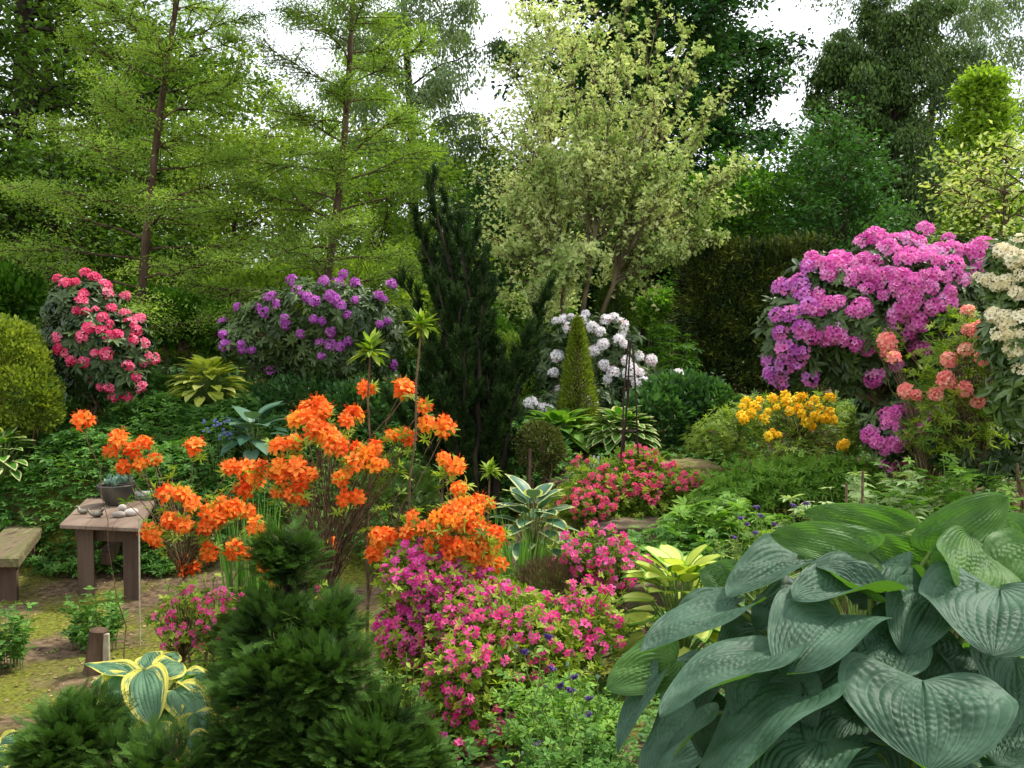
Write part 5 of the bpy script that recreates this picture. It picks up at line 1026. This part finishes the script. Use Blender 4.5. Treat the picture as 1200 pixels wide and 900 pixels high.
# ------------------------------------------------------------------ large leaved hostas in the foreground
def hosta_mat(name, top, top2, under, margin=None, stripes=7.5, trans=.3, rough=.52, center=None):
    m = bpy.data.materials.new(name); m.use_nodes = True; n = m.node_tree; n.nodes.clear(); N = n.nodes.new; K = n.links.new
    uv = N('ShaderNodeUVMap'); uv.uv_map = 'uv'; sx = N('ShaderNodeSeparateXYZ'); K(uv.outputs[0], sx.inputs[0])
    tc_ = N('ShaderNodeTexCoord'); oi = N('ShaderNodeObjectInfo')
    z = N('ShaderNodeTexNoise'); z.inputs['Scale'].default_value = 9; z.inputs['Detail'].default_value = 6; K(tc_.outputs['Object'], z.inputs['Vector'])
    r = N('ShaderNodeValToRGB'); r.color_ramp.elements[0].color = top; r.color_ramp.elements[1].color = top2; r.color_ramp.elements[0].position = .35; r.color_ramp.elements[1].position = .68; K(z.outputs['Fac'], r.inputs['Fac']); col = r.outputs['Color']
    # fine vein lines (paler) following the ribs
    mul = N('ShaderNodeMath'); mul.operation = 'MULTIPLY'; K(sx.outputs['X'], mul.inputs[0]); mul.inputs[1].default_value = stripes*2*math.pi
    sn = N('ShaderNodeMath'); sn.operation = 'COSINE'; K(mul.outputs[0], sn.inputs[0]); pw = N('ShaderNodeMapRange'); K(sn.outputs[0], pw.inputs[0]); pw.inputs[1].default_value = .93; pw.inputs[2].default_value = 1; pw.inputs[4].default_value = .22
    col = nmix(n, col, margin or S(120, 146, 116), pw.outputs[0])
    if margin or center:
        z2 = N('ShaderNodeTexNoise'); z2.inputs['Scale'].default_value = 5; mpn = N('ShaderNodeMapping'); mpn.inputs['Scale'].default_value = (4, .8, 1); K(uv.outputs[0], mpn.inputs[0]); K(mpn.outputs[0], z2.inputs['Vector'])
        ab = N('ShaderNodeMath'); ab.operation = 'ABSOLUTE'; K(sx.outputs['X'], ab.inputs[0]); ad = N('ShaderNodeMath'); ad.operation = 'ADD'; K(ab.outputs[0], ad.inputs[0]); K(z2.outputs['Fac'], ad.inputs[1])
        mr = N('ShaderNodeMapRange'); K(ad.outputs[0], mr.inputs[0]); mr.inputs[1].default_value = 1.22; mr.inputs[2].default_value = 1.30; col = nmix(n, col, margin, mr.outputs[0])
    ge = N('ShaderNodeNewGeometry'); col = nmix(n, col, under, ge.outputs['Backfacing'])
    b = N('ShaderNodeBsdfPrincipled'); K(col, b.inputs['Base Color']); b.inputs['Specular IOR Level'].default_value = .25
    rr = N('ShaderNodeMapRange'); K(z.outputs['Fac'], rr.inputs[0]); rr.inputs[3].default_value = rough-.1; rr.inputs[4].default_value = rough+.15; K(rr.outputs[0], b.inputs['Roughness'])
    # puckers between the veins
    mp2 = N('ShaderNodeMapping'); mp2.inputs['Scale'].default_value = (stripes*2, 26, 1); K(uv.outputs[0], mp2.inputs[0]); vo = N('ShaderNodeTexVoronoi'); vo.feature = 'SMOOTH_F1'; vo.inputs['Scale'].default_value = 1; K(mp2.outputs[0], vo.inputs['Vector'])
    bp = N('ShaderNodeBump'); bp.invert = True; bp.inputs['Strength'].default_value = .4; bp.inputs['Distance'].default_value = .005; K(vo.outputs['Distance'], bp.inputs['Height']); K(bp.outputs[0], b.inputs['Normal'])
    t = N('ShaderNodeBsdfTranslucent'); mu = N('ShaderNodeMix'); mu.data_type = 'RGBA'; mu.blend_type = 'MULTIPLY'; mu.inputs['Factor'].default_value = 1; K(col, mu.inputs['A']); mu.inputs['B'].default_value = (1.4, 1.7, .4, 1); K(mu.outputs['Result'], t.inputs['Color'])
    ms = N('ShaderNodeMixShader'); ms.inputs[0].default_value = trans; K(b.outputs[0], ms.inputs[1]); K(t.outputs[0], ms.inputs[2]); o = N('ShaderNodeOutputMaterial'); K(ms.outputs[0], o.inputs[0]); return m
HB = hosta_mat('giant_hosta_leaf', S(40, 70, 48), S(72, 102, 80), S(84, 120, 54), trans=.24)
HG = hosta_mat('green_hosta_leaf', S(70, 104, 52), S(96, 132, 66), S(96, 138, 44), trans=.38)
HV = hosta_mat('variegated_hosta_leaf', S(74, 112, 84), S(104, 140, 108), S(110, 142, 60), margin=S(206, 196, 92), stripes=5.5, trans=.28)
def big_leaf(root, p0, p1, W, roll=0, cup=.16, bend=.35, mat=None, base=None, ribs=15, amp=.0065, wav=.07, lob=.62, name='leaf', res=(104, 84), nrm=(0, 0, 1), label=None, basef=.24):
    """heart shaped leaf: p0 where the stalk joins, p1 the tip (world), W full width in metres"""
    p0 = np.array(p0, float); p1 = np.array(p1, float); X = p1-p0; L = np.linalg.norm(X); X = X/L; Zn = np.array(nrm, float); Y = unit(np.cross(Zn, X)); Zn = np.cross(X, Y)
    c, s = math.cos(roll), math.sin(roll); Y, Zn = Y*c+Zn*s, Zn*c-Y*s
    L = L*1.04; nv, nu = res; v = np.linspace(-1, 1, nv+1); u = np.linspace(0, 1, nu+1)**1.12; Vg, Ug = np.meshgrid(v, u); av = np.abs(Vg)
    # every rib is a curve from the stalk round to the tip; the outermost ones sweep back to make the heart's lobes
    q = av**1.5; c1x = (.33*(1-q)-lob*q)*L; c1y = Vg*.66*W*(1+.06*q); c2x = (.66*(1-q)+.80*q)*L; c2y = Vg*(.64)*W; t = Ug
    x = 3*(1-t)**2*t*c1x + 3*(1-t)*t*t*c2x + t**3*L; y = 3*(1-t)**2*t*c1y + 3*(1-t)*t*t*c2y
    ph = rs.uniform(0, 6.28, 5); yn = y/(W/2); xn = x/L; side = np.where(Vg > 0, 1, -1)
    z = cup*W*np.abs(yn)**1.6*(.8+.4*np.clip(1-xn, 0, 1.3)) - bend*L*np.clip(xn, 0, 2)**2*.6 + .10*L*np.clip(-xn, 0, 1)
    z += wav*W*np.abs(yn)**2.2*np.sin(5.2*xn+ph[0]+side*ph[4]) + wav*.45*W*av**3*np.sin(11*Ug+ph[1]+side*1.3)
    env = np.sin(math.pi*np.clip(Ug, .0, 1))**.55*np.clip(1.08-av**6, 0, 1)
    z += amp*(.75+.3*np.sin(xn*5+ph[2]))*(np.abs(np.sin(Vg*ribs*math.pi/2))**.6-.6)*env; z += .008*np.sin(xn*9+ph[3]+yn*3)*np.sin(yn*6+ph[0])*env
    z += amp*np.clip(.2+.22*np.sin(xn*7+ph[4]+yn*4), 0, .4)*np.sin(np.abs(np.sin(Vg*ribs*math.pi/2))*2.6)*np.sin(Ug*L*330+np.sin(Vg*19+ph[2])*2.2+ph[3]+np.round(Vg*ribs/2)*2.1)*env
    z -= .018*W*np.exp(-(Vg/.04)**2)*(1-Ug)
    V = p0 + x[..., None]*X + y[..., None]*Y + z[..., None]*Zn; V = V.reshape(-1, 3)
    i = np.arange(nu)[:, None]*(nv+1); j = np.arange(nv)[None]; F = np.stack([i+j, i+nv+1+j, i+nv+2+j, i+j+1], -1).reshape(-1, 4)
    mb = MB(); mb.add(V, F, 0, .5, np.stack([Vg, Ug], -1).reshape(-1, 2)); o = mb.build(name, mat, root, True, True)
    if base is not None:
        b = np.array(base, float); A = b; k = 9; t = np.linspace(0, 1, k)[:, None]
        mid = (A+p0)/2 + np.array([0, 0, .22*np.linalg.norm(p0-A)]) - X*.12*np.linalg.norm(p0-A)*.4
        C = A*(1-t)**2 + 2*mid*t*(1-t) + (p0-Zn*.004)*t**2; mb = MB(); tubes(mb, C[None], np.linspace(.011, .006, k)[None], 7); st = mb.build('stalk', M['stalk'], o, True)
    if label: o['label'] = label
    return o
def giant_hosta():
    c = P(1010, 900, 2.75); c[2] = g(c[0], c[1]); root = thing('giant_hosta', 'giant hosta with huge blue green puckered leaves at the lower right', 'hosta', c)
    LV = [ # p0(px,py,d) p1(px,py,d) width_px roll cup bend mat
        ((1081, 797, 2.22), (1090, 884, 2.02), 190, -.05, .05, .25, HB), ((1045, 760, 2.45), (1010, 800, 2.3), 96, .1, .1, .3, HB), ((1065, 725, 2.55), (1030, 765, 2.4), 80, .1, .15, .3, HB), ((965, 765, 2.5), (915, 800, 2.35), 90, .2, .1, .3, HB), ((1000, 840, 2.3), (965, 880, 2.15), 100, .1, .1, .3, HB), ((1140, 770, 2.5), (1160, 810, 2.35), 90, -.1, .1, .3, HB), ((1030, 660, 2.75), (1000, 690, 2.6), 80, .1, .15, .3, HB), ((945, 700, 2.7), (890, 725, 2.55), 80, .2, .12, .3, HB), ((985, 722, 2.45), (925, 760, 2.25), 128, .15, .10, .3, HB),
        ((1172, 690, 2.5), (1165, 752, 2.25), 170, .1, .12, .25, HB), ((1095, 700, 2.6), (1062, 752, 2.4), 92, .0, .22, .2, HB),
        ((1136, 690, 2.55), (1143, 622, 2.75), 104, 0, .12, .1, HG, 1), ((1092, 646, 2.75), (1180, 584, 2.8), 74, 0, .12, .05, HG, 1),
        ((1058, 624, 2.9), (956, 600, 2.85), 50, 0, .12, .25, HG, 1), ((1016, 648, 2.7), (916, 624, 2.65), 58, .2, .12, .25, HG, 1),
        ((1085, 660, 2.8), (1020, 636, 2.75), 50, 0, .15, .1, HG, 1), ((1190, 640, 2.8), (1150, 605, 2.9), 70, 0, .15, .1, HG, 1), ((1020, 700, 2.55), (965, 655, 2.6), 70, .2, .2, .2, HB), ((1025, 690, 2.6), (935, 690, 2.45), 92, .1, .28, .15, HB),
        ((935, 655, 2.75), (858, 672, 2.6), 80, .1, .1, .35, HB), ((1104, 695, 2.65), (1062, 668, 2.8), 62, .2, .3, .1, HB),
        ((862, 712, 2.6), (752, 748, 2.45), 92, .35, .12, .25, HB), ((855, 700, 2.75), (782, 722, 2.7), 60, .2, .1, .2, HB),
        ((905, 765, 2.35), (774, 806, 2.2), 100, .35, .1, .3, HB), ((940, 815, 2.25), (812, 900, 2.1), 150, .5, .08, .25, HB),
        ((815, 835, 2.45), (745, 905, 2.35), 100, .5, .1, .35, HB), ((772, 790, 2.6), (712, 868, 2.5), 60, .6, .1, .3, HB),
        ((792, 775, 2.65), (714, 800, 2.6), 74, -.3, .1, .2, HG), ((900, 800, 2.35), (925, 880, 2.2), 110, .1, .1, .4, HB),
        ((1078, 866, 2.25), (1016, 862, 2.15), 40, .1, .1, .1, HB), ((1195, 850, 2.2), (1170, 890, 2.1), 90, .1, .1, .2, HB),
        ((1190, 775, 2.4), (1200, 850, 2.25), 120, -.3, .1, .3, HB), ((870, 690, 2.85), (822, 668, 2.9), 56, -.5, .15, .1, HG),
        ((980, 780, 2.4), (935, 820, 2.3), 90, .2, .12, .3, HB), ((1020, 800, 2.45), (1000, 850, 2.35), 100, .1, .12, .3, HB), ((1130, 760, 2.5), (1090, 790, 2.4), 90, 0, .12, .3, HB),
        ((1210, 640, 2.7), (1175, 700, 2.6), 80, .2, .15, .2, HG), ((960, 870, 2.2), (900, 920, 2.05), 130, .2, .1, .3, HB), ((1150, 900, 2.1), (1110, 960, 1.95), 130, 0, .1, .3, HB), ((1040, 900, 2.15), (1010, 960, 2.0), 130, 0, .1, .3, HB), ((1060, 680, 2.8), (1010, 700, 2.7), 90, 0, .15, .2, HB), ((900, 740, 2.7), (850, 770, 2.6), 90, .1, .12, .3, HB), ((830, 780, 2.7), (780, 850, 2.6), 90, .3, .12, .3, HB), ((860, 830, 2.6), (830, 890, 2.5), 100, .3, .12, .3, HB)]
    nn = (-.05, -.32, 1)
    for a, b, w, roll, cup, bend, mt, *up in LV:
        big_leaf(root, P(*a), P(*b), w*mpp(a[2]), roll, cup*rs.uniform(.6, 1.5), bend*rs.uniform(.7, 1.4), mt, c+rs.normal(size=3)*np.array([.05, .05, 0]), nrm=(0, -1, .25) if up else nn)
    for i in range(54):
        a = i*2.4; rr = rs.uniform(.12, .42); z = c[2]+rs.uniform(.15, .62); p0 = c+np.array([math.cos(a)*rr*1.2, math.sin(a)*rr*.8+.05, 0]); p0[2] = z; l = rs.uniform(.16, .24)
        p1 = p0+np.array([math.cos(a)*l, math.sin(a)*l, -.08]); big_leaf(root, p0, p1, l*.95, rs.uniform(-.2, .2), .12, .4, HB, c, res=(60, 40), nrm=(0, 0, 1))
giant_hosta()
def variegated(label, cpx, cpy, cd, LV):
    c = P(cpx, cpy, cd); c[2] = g(c[0], c[1]); root = thing('variegated_hosta', label, 'hosta', c)
    for a, b, w, roll, cup, bend in LV: big_leaf(root, P(*a), P(*b), w*mpp(a[2]), roll, cup, bend, HV, c, ribs=11, amp=.005, res=(66, 44), nrm=(0, -.6, 1), lob=.3)
variegated('hosta with yellow margined leaves behind the low cypress at lower left', 175, 860, 4.0,
    [((140, 812, 3.75), (112, 836, 3.6), 36, .2, .1, .3), ((215, 790, 3.7), (246, 806, 3.6), 38, -.2, .1, .3), ((160, 820, 3.6), (150, 862, 3.45), 40, 0, .1, .4), ((196, 780, 3.85), (206, 764, 3.9), 30, 0, .1, .1), ((132, 800, 3.85), (108, 800, 3.8), 30, .2, .1, .2), ((160, 796, 3.65), (104, 772, 3.65), 35, .5, .15, .2), ((150, 788, 3.65), (128, 826, 3.50), 46, .1, .1, .3), ((168, 786, 3.60), (176, 838, 3.40), 52, 0, .1, .35), ((190, 791, 3.65), (212, 776, 3.75), 42, .2, .15, .1), ((178, 781, 3.75), (172, 766, 3.85), 35, 0, .1, .0),
     ((205, 808, 3.60), (238, 844, 3.45), 54, -.3, .12, .4), ((212, 801, 3.70), (232, 786, 3.75), 47, -.6, .15, .1), ((228, 836, 3.50), (245, 876, 3.40), 42, -.4, .1, .4), ((185, 846, 3.45), (170, 881, 3.35), 46, 0, .1, .4), ((222, 864, 3.35), (252, 884, 3.25), 31, 0, .1, .2), ((200, 826, 3.55), (185, 856, 3.45), 42, 0, .1, .3)])
variegated('small hosta with yellow margined leaves in the bottom left corner', 10, 900, 3.6,
    [((0, 872, 3.5), (38, 868, 3.45), 30, 0, .15, .3), ((-10, 890, 3.45), (36, 890, 3.4), 32, 0, .12, .2), ((30, 892, 3.4), (80, 900, 3.35), 28, 0, .12, .2), ((5, 905, 3.35), (50, 920, 3.3), 34, 0, .12, .2), ((-5, 865, 3.6), (-30, 890, 3.5), 30, 0, .1, .3), ((88, 905, 3.3), (104, 893, 3.3), 20, 0, .1, .1)])
